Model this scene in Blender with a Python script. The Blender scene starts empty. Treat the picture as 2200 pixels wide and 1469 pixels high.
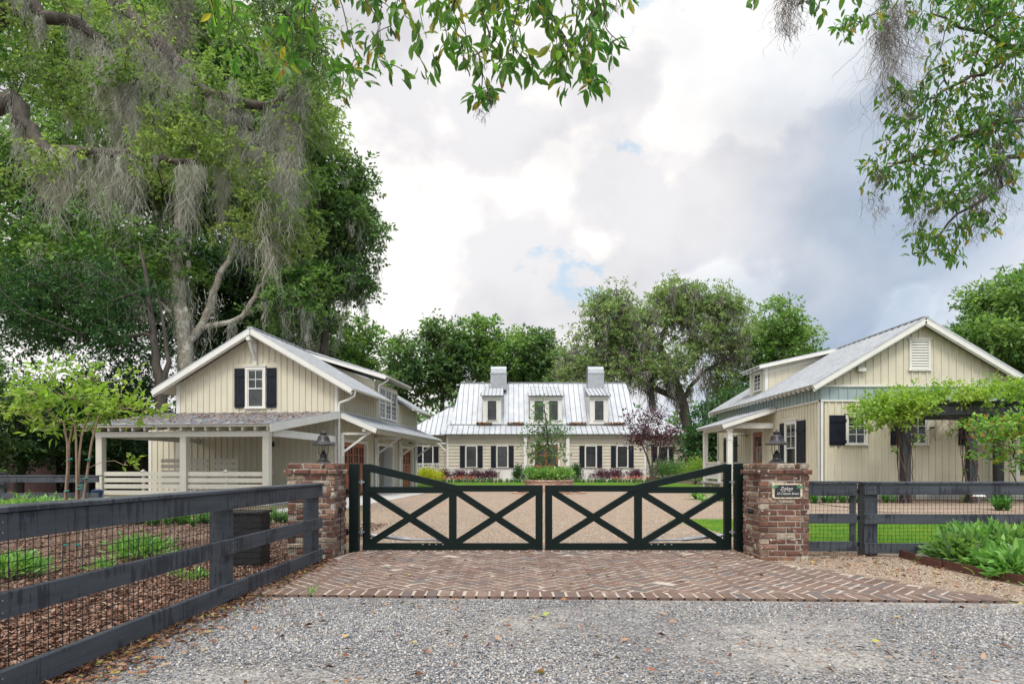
import bpy, math, random
import numpy as np
from mathutils import Vector, Matrix
R = math.radians
rnd = random.Random(7)
C = bpy.context.scene.collection
sc = bpy.context.scene

# ---------------------------------------------------------------- camera
F, HY, EYE = 1400.0, 1003.0, 1.15          # focal in photo px, horizon row, eye height
cam = bpy.data.objects.new("camera", bpy.data.cameras.new("camera")); C.objects.link(cam)
cam.location = (0, 0, EYE); cam.rotation_euler = (R(90), 0, 0)
cam.data.sensor_width = 36; cam.data.lens = 36 * F / 2200
cam.data.shift_y = (HY - 734.5) / 2200
cam.data.clip_end = 2000; cam.data.clip_start = .05
sc.camera = cam

# ---------------------------------------------------------------- sky and sun
SUN_EL, SUN_AZ = 55, 188                     # azimuth from +Y towards +X
w = bpy.data.worlds.new("World"); sc.world = w; w.use_nodes = True
nt = w.node_tree; nt.nodes.clear()
def N(t, kind, **kw):
    n = t.nodes.new(kind)
    for k, v in kw.items():
        if k in n.inputs.keys(): n.inputs[k].default_value = v
        else: setattr(n, k, v)
    return n
def ramp(t, src, stops, interp='LINEAR'):
    r = t.nodes.new('ShaderNodeValToRGB'); r.color_ramp.interpolation = interp
    while len(r.color_ramp.elements) > 1: r.color_ramp.elements.remove(r.color_ramp.elements[-1])
    for i, (p, c) in enumerate(stops):
        e = r.color_ramp.elements[0] if i == 0 else r.color_ramp.elements.new(p)
        e.position = p; e.color = (c[0], c[1], c[2], 1) if not isinstance(c, (int, float)) else (c, c, c, 1)
    t.links.new(src, r.inputs[0]); return r.outputs[0]
def math_(t, op, a, b=None, clamp=False):
    m = t.nodes.new('ShaderNodeMath'); m.operation = op; m.use_clamp = clamp
    for i, v in enumerate((a, b)):
        if v is None: continue
        if isinstance(v, (int, float)): m.inputs[i].default_value = v
        else: t.links.new(v, m.inputs[i])
    return m.outputs[0]
def mixc(t, f, a, b, mode='MIX'):
    m = t.nodes.new('ShaderNodeMix'); m.data_type = 'RGBA'; m.blend_type = mode
    for i, v in ((0, f), (6, a), (7, b)):
        if isinstance(v, (int, float)): m.inputs[i].default_value = v
        elif isinstance(v, tuple): m.inputs[i].default_value = (v[0], v[1], v[2], 1)
        else: t.links.new(v, m.inputs[i])
    return m.outputs[2]
tc = N(nt, 'ShaderNodeTexCoord')
sky = N(nt, 'ShaderNodeTexSky', sky_type='NISHITA', sun_disc=False, sun_elevation=R(SUN_EL), sun_rotation=R(SUN_AZ), air_density=1.0, dust_density=.6)
sep = N(nt, 'ShaderNodeSeparateXYZ'); nt.links.new(tc.outputs['Generated'], sep.inputs[0])
zz = math_(nt, 'ADD', math_(nt, 'MAXIMUM', sep.outputs[2], 0.0), .45)
cx = math_(nt, 'DIVIDE', sep.outputs[0], zz); cy = math_(nt, 'DIVIDE', sep.outputs[1], zz)
comb = N(nt, 'ShaderNodeCombineXYZ'); nt.links.new(sep.outputs[0], comb.inputs[0]); nt.links.new(sep.outputs[1], comb.inputs[1]); nt.links.new(math_(nt, 'MULTIPLY', sep.outputs[2], 1.25), comb.inputs[2])
def wnoise(loc, scale, detail, rough=.55, dist=0.0):
    mp = N(nt, 'ShaderNodeMapping'); mp.inputs['Location'].default_value = loc
    nt.links.new(comb.outputs[0], mp.inputs[0])
    n = N(nt, 'ShaderNodeTexNoise', Scale=scale, Detail=detail, Roughness=rough, Distortion=dist)
    nt.links.new(mp.outputs[0], n.inputs['Vector']); return n.outputs['Fac']
big = wnoise((3.1, 1.7, 0), 2.2, 12, .52, .2)
lump = wnoise((8.3, 6.1, 2), 4.2, 14, .50, .15)
holes = wnoise((21.6, 12.9, 5), 4.4, 14, .55, .2)
# billows: pale warm greys with brighter lit edges, going slate-blue towards the east
east = N(nt, 'ShaderNodeMapRange', interpolation_type='SMOOTHSTEP'); nt.links.new(math_(nt, 'ADD', cx, math_(nt, 'MULTIPLY', math_(nt, 'SUBTRACT', big, .5), 1.1)), east.inputs[0])
east.inputs[1].default_value = .08; east.inputs[2].default_value = .62
white = ramp(nt, lump, [(.28, (.56, .555, .57)), (.42, (.67, .66, .66)), (.50, (.715, .70, .695)), (.62, (.73, .72, .715))])
slate = ramp(nt, lump, [(.28, (.26, .335, .43)), (.42, (.33, .405, .505)), (.52, (.41, .475, .565)), (.60, (.50, .555, .63)), (.70, (.63, .66, .70))])
ccol = mixc(nt, east.outputs[0], white, slate)
bill = ramp(nt, wnoise((4.4, 9.1, 3.3), 3.4, 15, .5, .1), [(.465, (.84, .845, .87)), (.49, (.93, .925, .93)), (.505, (1.02, 1.01, .995)), (.60, (1.05, 1.04, 1.02))])
ccol = mixc(nt, 1.0, ccol, bill, 'MULTIPLY')
zen = N(nt, 'ShaderNodeMapRange'); nt.links.new(sep.outputs[2], zen.inputs[0]); zen.inputs[1].default_value = .58; zen.inputs[2].default_value = .95; zen.inputs[3].default_value = .93; zen.inputs[4].default_value = 1.9
dx_ = math_(nt, 'ABSOLUTE', math_(nt, 'SUBTRACT', cx, .16))
hole = ramp(nt, math_(nt, 'SUBTRACT', holes, math_(nt, 'MULTIPLY', dx_, .12)), [(.605, 0.0), (.625, .35), (.68, .8)])
bg1 = N(nt, 'ShaderNodeBackground', Strength=.105); nt.links.new(mixc(nt, .75, sky.outputs[0], (2.2, 4.3, 6.0)), bg1.inputs[0])
bg2 = N(nt, 'ShaderNodeBackground', Strength=1.0); nt.links.new(ccol, bg2.inputs[0]); 
dt = N(nt, 'ShaderNodeVectorMath', operation='DOT_PRODUCT'); nt.links.new(tc.outputs['Generated'], dt.inputs[0]); dt.inputs[1].default_value = (math.sin(R(SUN_AZ)) * math.cos(R(SUN_EL)), math.cos(R(SUN_AZ)) * math.cos(R(SUN_EL)), math.sin(R(SUN_EL)))
glow = N(nt, 'ShaderNodeMapRange', interpolation_type='SMOOTHSTEP'); nt.links.new(dt.outputs['Value'], glow.inputs[0]); glow.inputs[1].default_value = .35; glow.inputs[2].default_value = 1.0; glow.inputs[3].default_value = 1.0; glow.inputs[4].default_value = 2.1
nt.links.new(math_(nt, 'MULTIPLY', zen.outputs[0], glow.outputs[0]), bg2.inputs[1])
ms = N(nt, 'ShaderNodeMixShader'); nt.links.new(hole, ms.inputs[0]); nt.links.new(bg2.outputs[0], ms.inputs[1]); nt.links.new(bg1.outputs[0], ms.inputs[2])
out = N(nt, 'ShaderNodeOutputWorld'); nt.links.new(ms.outputs[0], out.inputs[0])

sl = bpy.data.lights.new("sun", 'SUN'); sl.energy = 1.35; sl.angle = R(14); sl.color = (1, .96, .88)
so = bpy.data.objects.new("sun", sl); C.objects.link(so)
sd = Vector((math.sin(R(SUN_AZ)) * math.cos(R(SUN_EL)), math.cos(R(SUN_AZ)) * math.cos(R(SUN_EL)), math.sin(R(SUN_EL))))
so.rotation_euler = sd.to_track_quat('Z', 'Y').to_euler(); so.location = (0, 0, 30)
sc.view_settings.view_transform = 'Standard'; sc.view_settings.look = 'None'
sc.view_settings.exposure = .66; sc.view_settings.gamma = 1
sc.cycles.max_bounces = 6; sc.cycles.diffuse_bounces = 3; sc.cycles.transparent_max_bounces = 4
sc.cycles.use_adaptive_sampling = True

# ---------------------------------------------------------------- helpers
def P(px, py, Y):                            # photo pixel at distance Y -> world point
    return ((px - 1100) / F * Y, Y, EYE + (HY - py) / F * Y)
def tag(o, label=None, cat=None, group=None, kind=None):
    if label: o['label'] = label
    if cat: o['category'] = cat
    if group: o['group'] = group
    if kind: o['kind'] = kind
    return o
def thing(name, label, cat, loc=(0, 0, 0), rz=0, group=None):
    o = bpy.data.objects.new(name, None); C.objects.link(o); o.empty_display_size = .2
    o.location = loc; o.rotation_euler = (0, 0, rz)
    return tag(o, label, cat, group)
class MB:
    def __init__(s): s.v = []; s.f = []; s.mi = []; s.cur = 0
    def add(s, vs, fs):
        b = len(s.v); s.v += [tuple(v) for v in vs]; s.f += [tuple(i + b for i in f) for f in fs]; s.mi += [s.cur] * len(fs); return s
    def box(s, x0, x1, y0, y1, z0, z1):
        return s.add([(x0, y0, z0), (x1, y0, z0), (x1, y1, z0), (x0, y1, z0), (x0, y0, z1), (x1, y0, z1), (x1, y1, z1), (x0, y1, z1)],
                     [(0, 3, 2, 1), (4, 5, 6, 7), (0, 1, 5, 4), (1, 2, 6, 5), (2, 3, 7, 6), (3, 0, 4, 7)])
    def bevbox(s, x0, x1, y0, y1, z0, z1, b=.006):
        # box with chamfered top and vertical edges
        o = [(x0 + b, y0), (x1 - b, y0), (x1, y0 + b), (x1, y1 - b), (x1 - b, y1), (x0 + b, y1), (x0, y1 - b), (x0, y0 + b)]
        cx_, cy_ = (x0 + x1) / 2, (y0 + y1) / 2
        def ring(z, k): return [(x + (b * k if x < cx_ else -b * k), y + (b * k if y < cy_ else -b * k), z) for x, y in o]
        rings = [ring(z0, 0), ring(z1 - b, 0), ring(z1, 1)]
        vs = sum(rings, []); fs = []
        for r_ in range(2):
            for i in range(8): j = (i + 1) % 8; fs.append((r_ * 8 + i, r_ * 8 + j, r_ * 8 + 8 + j, r_ * 8 + 8 + i))
        fs.append(tuple(range(16, 24))); fs.append(tuple(reversed(range(8))))
        return s.add(vs, fs)
    def bar(s, a, b, w_, h_, up=(0, 0, 1)):
        # rectangular bar from a to b, w_ across, h_ along up
        a, b = Vector(a), Vector(b); d = (b - a).normalized(); u = Vector(up); u = (u - d * u.dot(d))
        u = u.normalized() if u.length > 1e-5 else d.orthogonal().normalized()
        r_ = d.cross(u) * (w_ / 2); u = u * (h_ / 2)
        vs = [a - r_ - u, a + r_ - u, a + r_ + u, a - r_ + u, b - r_ - u, b + r_ - u, b + r_ + u, b - r_ + u]
        return s.add(vs, [(0, 1, 2, 3), (7, 6, 5, 4), (0, 4, 5, 1), (1, 5, 6, 2), (2, 6, 7, 3), (3, 7, 4, 0)])
    def prism(s, poly, dvec):
        # polygon (3d points) extruded by dvec
        n = len(poly); d = Vector(dvec); a = [Vector(p) for p in poly]; b = [p + d for p in a]
        fs = [tuple(range(n - 1, -1, -1)), tuple(range(n, 2 * n))] + [(i, (i + 1) % n, n + (i + 1) % n, n + i) for i in range(n)]
        return s.add(a + b, fs)
    def tube(s, pts, rad, n=8, cap=True):
        pts = [Vector(p) for p in pts]; m = len(pts)
        rads = rad if isinstance(rad, (list, tuple)) else [rad] * m
        prev = None; vs = []; fs = []
        for i, p in enumerate(pts):
            d = (pts[min(i + 1, m - 1)] - pts[max(i - 1, 0)]).normalized()
            u = d.orthogonal().normalized() if prev is None else (prev - d * prev.dot(d)).normalized()
            prev = u; v_ = d.cross(u)
            for k in range(n):
                a_ = 2 * math.pi * k / n; vs.append(p + (u * math.cos(a_) + v_ * math.sin(a_)) * rads[i])
        for i in range(m - 1):
            for k in range(n): fs.append((i * n + k, i * n + (k + 1) % n, (i + 1) * n + (k + 1) % n, (i + 1) * n + k))
        if cap: fs.append(tuple(range(n - 1, -1, -1))); fs.append(tuple((m - 1) * n + k for k in range(n)))
        return s.add(vs, fs)
    def lathe(s, prof, c=(0, 0, 0), n=24):
        vs = []; fs = []
        for r_, z in prof:
            for k in range(n):
                a_ = 2 * math.pi * k / n; vs.append((c[0] + r_ * math.cos(a_), c[1] + r_ * math.sin(a_), c[2] + z))
        m = len(prof)
        for i in range(m - 1):
            for k in range(n): fs.append((i * n + k, i * n + (k + 1) % n, (i + 1) * n + (k + 1) % n, (i + 1) * n + k))
        fs.append(tuple(range(n - 1, -1, -1))); fs.append(tuple((m - 1) * n + k for k in range(n)))
        return s.add(vs, fs)
    def build(s, name, mat_, parent=None, smooth=False, label=None):
        me = bpy.data.meshes.new(name); me.from_pydata(s.v, [], s.f)
        for q in (mat_ if isinstance(mat_, (list, tuple)) else [mat_]): me.materials.append(q)
        if any(s.mi): me.polygons.foreach_set('material_index', s.mi)
        if smooth: me.shade_smooth()
        o = bpy.data.objects.new(name, me); C.objects.link(o); o.parent = parent
        if label: o['label'] = label
        return o
def build_each(mb, name, mat_, parent, smooth=False):
    par = list(range(len(mb.v)))
    def find(a):
        while par[a] != a: par[a] = par[par[a]]; a = par[a]
        return a
    for f in mb.f:
        for k in f[1:]: par[find(k)] = find(f[0])
    grp = {}
    for f in mb.f: grp.setdefault(find(f[0]), []).append(f)
    for fs in grp.values():
        ids = sorted({i for f in fs for i in f}); ix = {a: k for k, a in enumerate(ids)}; q = MB(); q.add([mb.v[i] for i in ids], [tuple(ix[i] for i in f) for f in fs]); q.build(name, mat_, parent, smooth)
def np_obj(name, V, Fc, mat_, parent=None, smooth=False):
    """V (n,3), Fc (m,k) with equal face size k"""
    me = bpy.data.meshes.new(name); V = np.asarray(V, np.float32); Fc = np.asarray(Fc, np.int32); m, k = Fc.shape
    me.vertices.add(len(V)); me.vertices.foreach_set('co', V.ravel())
    me.loops.add(m * k); me.loops.foreach_set('vertex_index', Fc.ravel())
    me.polygons.add(m); me.polygons.foreach_set('loop_start', np.arange(0, m * k, k, dtype=np.int32))
    me.polygons.foreach_set('loop_total', np.full(m, k, np.int32))
    if smooth: me.polygons.foreach_set('use_smooth', np.ones(m, bool))
    me.update(calc_edges=True); me.materials.append(mat_)
    o = bpy.data.objects.new(name, me); C.objects.link(o); o.parent = parent
    return o
def copy_tree(o, parent=None):
    c = o.copy(); C.objects.link(c); c.parent = parent
    for ch in [x for x in bpy.data.objects if x.parent == o]: copy_tree(ch, c)
    return c

# ---------------------------------------------------------------- materials
def newmat(name):
    m = bpy.data.materials.new(name); m.use_nodes = True; t = m.node_tree; t.nodes.clear()
    o = N(t, 'ShaderNodeOutputMaterial'); b = N(t, 'ShaderNodeBsdfPrincipled'); t.links.new(b.outputs[0], o.inputs[0])
    return m, t, b, o
def tnoise(t, scale, detail=4, rough=.5, vec=None, stretch=None, dist=0.0):
    if vec is None: vec = N(t, 'ShaderNodeTexCoord').outputs['Object']
    if stretch:
        mp = N(t, 'ShaderNodeMapping'); mp.inputs['Scale'].default_value = stretch; t.links.new(vec, mp.inputs[0]); vec = mp.outputs[0]
    n = N(t, 'ShaderNodeTexNoise', Scale=scale, Detail=detail, Roughness=rough, Distortion=dist); t.links.new(vec, n.inputs['Vector'])
    return n.outputs['Fac']
def bump(t, b, h, strength=.3, dist=.01):
    n = N(t, 'ShaderNodeBump', Strength=strength, Distance=dist); t.links.new(h, n.inputs['Height']); t.links.new(n.outputs[0], b.inputs['Normal'])
def pm(name, c1, c2=None, scale=3, rough=.6, bs=None, bstr=.2, bd=.01, metal=0, stretch=None, lo=.35, hi=.65, spec=.5, dirt=None):
    m, t, b, o = newmat(name); c2 = c2 or tuple(x * .85 for x in c1)
    f = tnoise(t, scale, 6, .6, stretch=stretch)
    col = ramp(t, f, [(lo, c1), (hi, c2)])
    if dirt:
        f2 = tnoise(t, dirt[1], 8, .65, stretch=dirt[3] if len(dirt) > 3 else None)
        col = mixc(t, ramp(t, f2, [(dirt[2], 0.0), (dirt[2] + .14, 1.0)]), col, dirt[0])
    t.links.new(col, b.inputs['Base Color'])
    b.inputs['Roughness'].default_value = rough; b.inputs['Metallic'].default_value = metal; b.inputs['Specular IOR Level'].default_value = spec
    if bs: bump(t, b, tnoise(t, bs, 5, .6, stretch=stretch), bstr, bd)
    return m
def island_mat(name, stops, rough=.85, nscale=25, dark=.5, bstr=.5, bd=.004, blotch=None, spec=.3):
    """per-piece random colour (bricks, stones, leaves on the ground)"""
    m, t, b, o = newmat(name)
    g = N(t, 'ShaderNodeNewGeometry'); col = ramp(t, g.outputs['Random Per Island'], stops)
    f = tnoise(t, nscale, 6, .65)
    col = mixc(t, ramp(t, f, [(.3, 1.0), (.62, 0.0)]), col, mixc(t, dark, col, (.03, .02, .015)))
    if blotch:
        col = mixc(t, ramp(t, tnoise(t, blotch[1], 7, .6), [(blotch[2], 0.0), (blotch[2] + .06, 1.0)]), col, blotch[0])
    t.links.new(col, b.inputs['Base Color']); b.inputs['Roughness'].default_value = rough; b.inputs['Specular IOR Level'].default_value = spec
    bump(t, b, tnoise(t, nscale * 2.5, 5, .6), bstr, bd)
    return m
def leafmat(name, stops, trans=.35, rough=.45, nscale=.5, vary=.35, tint=(1.5, 1.65, .85)):
    m, t, b, o = newmat(name)
    g = N(t, 'ShaderNodeNewGeometry'); col = ramp(t, g.outputs['Random Per Island'], stops)
    f = tnoise(t, nscale, 3, .5)
    hs = N(t, 'ShaderNodeHueSaturation'); t.links.new(col, hs.inputs['Color'])
    t.links.new(math_(t, 'ADD', math_(t, 'MULTIPLY', math_(t, 'SUBTRACT', f, .5), vary * 3), 1.0), hs.inputs['Value'])
    t.links.new(math_(t, 'ADD', math_(t, 'MULTIPLY', math_(t, 'SUBTRACT', f, .5), -.12), .5), hs.inputs['Hue'])
    t.links.new(hs.outputs[0], b.inputs['Base Color']); b.inputs['Roughness'].default_value = rough; b.inputs['Specular IOR Level'].default_value = .35
    tr = N(t, 'ShaderNodeBsdfTranslucent')
    t.links.new(mixc(t, 1.0, hs.outputs[0], tint, 'MULTIPLY'), tr.inputs[0])
    mx = N(t, 'ShaderNodeMixShader'); mx.inputs[0].default_value = trans
    t.links.new(b.outputs[0], mx.inputs[1]); t.links.new(tr.outputs[0], mx.inputs[2]); t.links.new(mx.outputs[0], o.inputs[0])
    return m
def gravelmat(name, cells, stops, patch, pstops, leafc=None, bstr=.8, bd=.012):
    m, t, b, o = newmat(name); vec = N(t, 'ShaderNodeTexCoord').outputs['Object']
    warp = N(t, 'ShaderNodeTexNoise', Scale=cells * .6, Detail=2); t.links.new(vec, warp.inputs['Vector'])
    vv = N(t, 'ShaderNodeVectorMath', operation='MULTIPLY_ADD'); t.links.new(warp.outputs['Color'], vv.inputs[0]); vv.inputs[1].default_value = (.4 / cells,) * 3; t.links.new(vec, vv.inputs[2])
    vo = N(t, 'ShaderNodeTexVoronoi', Scale=cells); t.links.new(vv.outputs[0], vo.inputs['Vector'])
    sx = N(t, 'ShaderNodeSeparateColor'); t.links.new(vo.outputs['Color'], sx.inputs[0])
    col = ramp(t, sx.outputs[0], stops)
    v2 = N(t, 'ShaderNodeTexVoronoi', Scale=cells * 2.3); t.links.new(vv.outputs[0], v2.inputs['Vector'])
    s2 = N(t, 'ShaderNodeSeparateColor'); t.links.new(v2.outputs['Color'], s2.inputs[0])
    col = mixc(t, .35, col, ramp(t, s2.outputs[1], stops))
    col = mixc(t, ramp(t, vo.outputs['Distance'], [(.35, 0.0), (.75, .75)]), col, (.05, .042, .035))
    pf = tnoise(t, patch, 7, .6, vec=vec)
    col = mixc(t, ramp(t, pf, [(.46, 0.0), (.66, .75)]), col, mixc(t, .5, col, pstops))
    if leafc:
        v3 = N(t, 'ShaderNodeTexVoronoi', Scale=17); t.links.new(vv.outputs[0], v3.inputs['Vector'])
        s3 = N(t, 'ShaderNodeSeparateColor'); t.links.new(v3.outputs['Color'], s3.inputs[0])
        k = math_(t, 'MULTIPLY', ramp(t, s3.outputs[2], [(.955, 0.0), (.96, 1.0)]), ramp(t, v3.outputs['Distance'], [(.3, 1.0), (.36, 0.0)]))
        col = mixc(t, k, col, leafc)
    m2 = ramp(t, tnoise(t, 2.3, 12, .82, vec=vec), [(.32, .70), (.5, 1.0), (.68, 1.2)]); col = mixc(t, 1.0, col, m2, 'MULTIPLY')
    mm = ramp(t, tnoise(t, cells * .16, 10, .8, vec=vec), [(.3, .62), (.5, 1.0), (.7, 1.32)]); col = mixc(t, 1.0, col, mm, 'MULTIPLY')
    t.links.new(col, b.inputs['Base Color']); b.inputs['Roughness'].default_value = .85; b.inputs['Specular IOR Level'].default_value = .3
    h = math_(t, 'ADD', math_(t, 'MULTIPLY', vo.outputs['Distance'], -1.0), math_(t, 'MULTIPLY', v2.outputs['Distance'], -.4))
    bump(t, b, h, bstr, bd)
    return m

M = {}
M['siding'] = pm('siding_paint', (.545, .515, .405), (.50, .472, .37), 1.5, .55, 30, .05, dirt=((.39, .35, .275), 1.6, .58, (4, 4, .35)))
M['lap'] = pm('lap_siding_paint', (.47, .435, .345), (.43, .40, .315), 1.5, .55)
M['trim'] = pm('trim_paint', (.62, .62, .58), (.56, .56, .525), 2, .45)
M['rail'] = pm('porch_paint', (.52, .50, .435), (.47, .455, .395), 2, .5)
M['soffit'] = pm('soffit_paint', (.50, .45, .36), (.45, .41, .33), 2, .6)
M['band'] = pm('weathered_panel', (.29, .37, .365), (.25, .315, .33), 2.5, .5, stretch=(1, 1, .3))
M['shutter'] = pm('navy_shutter_paint', (.008, .010, .018), (.012, .015, .024), 4, .5, spec=.18)
M['gatepaint'] = pm('dark_green_gate_paint', (.003, .0085, .008), (.0045, .011, .010), 4, .42, 40, .06, spec=.18)
M['black'] = pm('black_metal', (.009, .009, .011), (.015, .015, .017), 8, .5, spec=.25)
M['bronze'] = pm('bronze_lamp_paint', (.013, .012, .014), (.022, .020, .022), 12, .38, 60, .1, metal=.15, spec=.4)
M['steel'] = pm('galvanised_steel', (.42, .43, .45), (.34, .35, .37), 10, .35, metal=.7)
M['pergola'] = pm('dark_pergola_timber', (.016, .018, .024), (.03, .033, .04), 3, .5, 20, .2, stretch=(4, 4, .5))
M['wire'] = pm('black_wire', (.012, .012, .013), None, 5, .5)
M['glass'] = pm('window_glass', (.008, .010, .011), (.035, .040, .042), 2.2, .05, spec=.6)
M['curtain'] = pm('window_blind', (.010, .012, .015), (.038, .042, .047), 1.2, .12, stretch=(1, 1, 14), spec=.8)
M['mullion'] = pm('mullion_paint', (.60, .62, .60), None, 3, .4)
M['mullion_dark'] = pm('dark_mullion_paint', (.02, .022, .028), None, 3, .4)
M['wooddoor'] = pm('red_cedar_door', (.24, .060, .024), (.33, .095, .04), 2, .4, 20, .1, stretch=(9, 9, 1))
M['darkin'] = pm('dark_reveal', (.035, .015, .010), None, 3, .7)
M['concrete'] = pm('concrete', (.42, .41, .39), (.34, .33, .31), 2, .8, 30, .2)
M['chimney'] = pm('chimney_metal', (.36, .385, .41), (.29, .31, .335), 3, .4, 50, .08, metal=.5)
M['rust'] = pm('rusted_steel', (.06, .022, .015), (.10, .035, .02), 12, .8, 60, .3)
M['stone'] = pm('flagstone', (.20, .19, .17), (.28, .27, .24), 6, .8, 25, .4)
M['mortar'] = pm('mortar', (.34, .31, .27), (.24, .215, .185), 6, .95, 60, .6, .006, dirt=((.12, .11, .085), 3, .55))
M['signpaint'] = pm('white_lettering', (.75, .75, .72), None, 5, .6)
M['signboard'] = pm('black_sign_board', (.01, .012, .015), (.02, .022, .028), 12, .5)
M['signframe'] = pm('worn_cream_frame', (.55, .50, .38), (.32, .24, .15), 22, .7, 60, .3, .004, lo=.5, hi=.62)
M['palmgreen'] = pm('painted_palm_green', (.04, .16, .08), (.08, .24, .12), 12, .6)
M['teal'] = pm('teal_tie_tape', (.01, .22, .18), None, 5, .5)
M['bluebin'] = pm('blue_plastic', (.01, .03, .10), None, 5, .4)
M['redwall'] = pm('dark_red_boards', (.045, .015, .012), (.03, .01, .01), 3, .8)
M['shingle'] = pm('weathered_shingles', (.16, .14, .13), (.10, .09, .085), 4, .9, 20, .4)

def roofmat(name, litter=0.0):
    m, t, b, o = newmat(name)
    col = ramp(t, tnoise(t, 1.1, 8, .65, stretch=(1.2, 1.2, .35)), [(.3, (.29, .315, .35)), (.5, (.37, .39, .415)), (.72, (.45, .46, .475))])
    col = mixc(t, ramp(t, tnoise(t, 6, 8, .7), [(.56, 0.0), (.78, .5)]), col, (.34, .34, .34))
    if litter:
        f = tnoise(t, 9, 9, .72); g = tnoise(t, 1.3, 3, .5)
        k = ramp(t, math_(t, 'ADD', f, math_(t, 'MULTIPLY', g, .3)), [(.74 - litter * .1, 0.0), (.79 - litter * .1, .9)])
        col = mixc(t, k, col, (.20, .10, .06))
        b.inputs['Metallic'].default_value = .1
    t.links.new(col, b.inputs['Base Color']); b.inputs['Roughness'].default_value = .42
    b.inputs['Metallic'].default_value = .15 if not litter else .1
    bump(t, b, tnoise(t, 2.0, 3, .5), .12, .02)
    return m
M['roof'] = [roofmat('standing_seam_metal'), pm('roof_seam', (.30, .32, .345), (.40, .415, .43), 4, .5)]; M['roof_far'] = [roofmat('aged_standing_seam_metal'), pm('dull_roof_seam', (.10, .108, .12), (.17, .18, .195), 4, .5)]; M['rooflit'] = [roofmat('metal_under_leaf_litter', 1.0), M['roof'][1]]

def fencemat():
    m, t, b, o = newmat('charcoal_fence_paint')
    vec = N(t, 'ShaderNodeTexCoord').outputs['Object']
    f = tnoise(t, 3, 6, .6, vec=vec, stretch=(.5, .5, 6))
    col = ramp(t, f, [(.3, (.043, .050, .060)), (.7, (.074, .084, .098))])
    # damp drip stains: narrow vertical runs
    g = tnoise(t, 26, 4, .7, vec=vec, stretch=(1, 1, .06)); h = tnoise(t, 2.2, 3, .5, vec=vec, stretch=(1, 1, 1.6))
    k = ramp(t, math_(t, 'ADD', math_(t, 'MULTIPLY', g, .6), math_(t, 'MULTIPLY', h, .5)), [(.575, 0.0), (.60, .75)])
    col = mixc(t, k, col, (.014, .017, .024))
    k2 = ramp(t, tnoise(t, 14, 6, .7, vec=vec), [(.68, 0.0), (.74, .5)]); col = mixc(t, k2, col, (.12, .14, .16))
    t.links.new(col, b.inputs['Base Color']); b.inputs['Roughness'].default_value = .55; b.inputs['Specular IOR Level'].default_value = .28
    bump(t, b, tnoise(t, 14, 6, .65, vec=vec, stretch=(.6, .6, 9)), .35, .006)
    return m
M['fence'] = fencemat()
BR = [(0, (.075, .038, .030)), (.14, (.14, .065, .048)), (.28, (.17, .08, .058)), (.44, (.12, .062, .048)), (.57, (.22, .11, .075)), (.67, (.165, .115, .085)), (.76, (.28, .155, .11)), (.84, (.36, .29, .215)), (.93, (.47, .42, .33)), (1, (.20, .08, .06))]
M['brick'] = island_mat('reclaimed_brick', BR, .9, 22, .65, .8, .006, blotch=((.48, .43, .37), 15, .605))
PV = [(0, (.115, .07, .055)), (.2, (.165, .108, .086)), (.4, (.14, .09, .074)), (.55, (.19, .128, .10)), (.7, (.12, .104, .10)), (.85, (.17, .105, .083)), (1, (.215, .155, .125))]
M['paver'] = island_mat('clay_paver', PV, .78, 14, .5, .6, .004, blotch=((.26, .20, .16), 5, .66), spec=.3)
M['joint'] = pm('pale_mortar_joint', (.40, .35, .29), (.29, .25, .205), 9, .95, 60, .4)
M['planterbrick'] = island_mat('pink_brick', [(0, (.30, .17, .12)), (.5, (.42, .26, .19)), (1, (.50, .38, .30))], .9, 20, .3)
GS = [(0, (.05, .053, .061)), (.16, (.135, .14, .155)), (.34, (.27, .275, .29)), (.5, (.19, .195, .208)), (.66, (.38, .382, .388)), (.78, (.29, .25, .20)), (.9, (.55, .545, .53)), (1, (.26, .18, .12))]
M['gravel'] = gravelmat('crushed_gravel', 60, GS, .8, (.47, .43, .36), (.20, .10, .05))
M['gravelstone'] = island_mat('loose_stone', GS, .75, 60, .12, .2, blotch=None)
PG = [(0, (.13, .09, .06)), (.2, (.32, .23, .16)), (.45, (.44, .34, .255)), (.7, (.36, .265, .19)), (.88, (.60, .52, .43)), (1, (.25, .165, .11))]
M['peagravel'] = gravelmat('pea_gravel', 62, PG, .35, (.34, .23, .16), (.20, .10, .05))
M['peastone'] = island_mat('pea_stone', [(p, (q[0] * 1.02, q[1] * 1.08, q[2] * 1.12)) for p, q in PG], .8, 60, .1, .2)
MU = [(0, (.06, .035, .025)), (.2, (.14, .075, .05)), (.45, (.22, .125, .085)), (.7, (.26, .175, .13)), (.9, (.34, .28, .23)), (1, (.11, .065, .045))]
M['mulch'] = gravelmat('pine_straw_mulch', 38, MU, .8, (.30, .25, .20), None, 1.0, .03)
M['deadleaf'] = island_mat('fallen_leaf', [(0, (.09, .04, .022)), (.35, (.20, .08, .04)), (.6, (.30, .15, .08)), (.85, (.36, .22, .13)), (.94, (.42, .34, .07)), (1, (.25, .32, .06))], .7, 40, .2)
M['bark_chip'] = island_mat('mulch_chip', [(0, (.07, .035, .025)), (.35, (.165, .08, .05)), (.65, (.25, .14, .095)), (.88, (.36, .26, .20)), (1, (.13, .07, .045))], .85, 40, .3)
M['lawn'] = pm('lawn_soil_and_thatch', (.11, .20, .035), (.15, .26, .045), 4, .9, 60, .6, .02)
M['ground'] = pm('leaf_strewn_ground', (.10, .10, .045), (.16, .11, .065), .7, .95, 20, .5, .03)
M['blade'] = leafmat('grass_blade', [(0, (.11, .22, .03)), (.5, (.17, .31, .045)), (1, (.25, .40, .08))], .3, .6, 1.5, .1)
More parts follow.
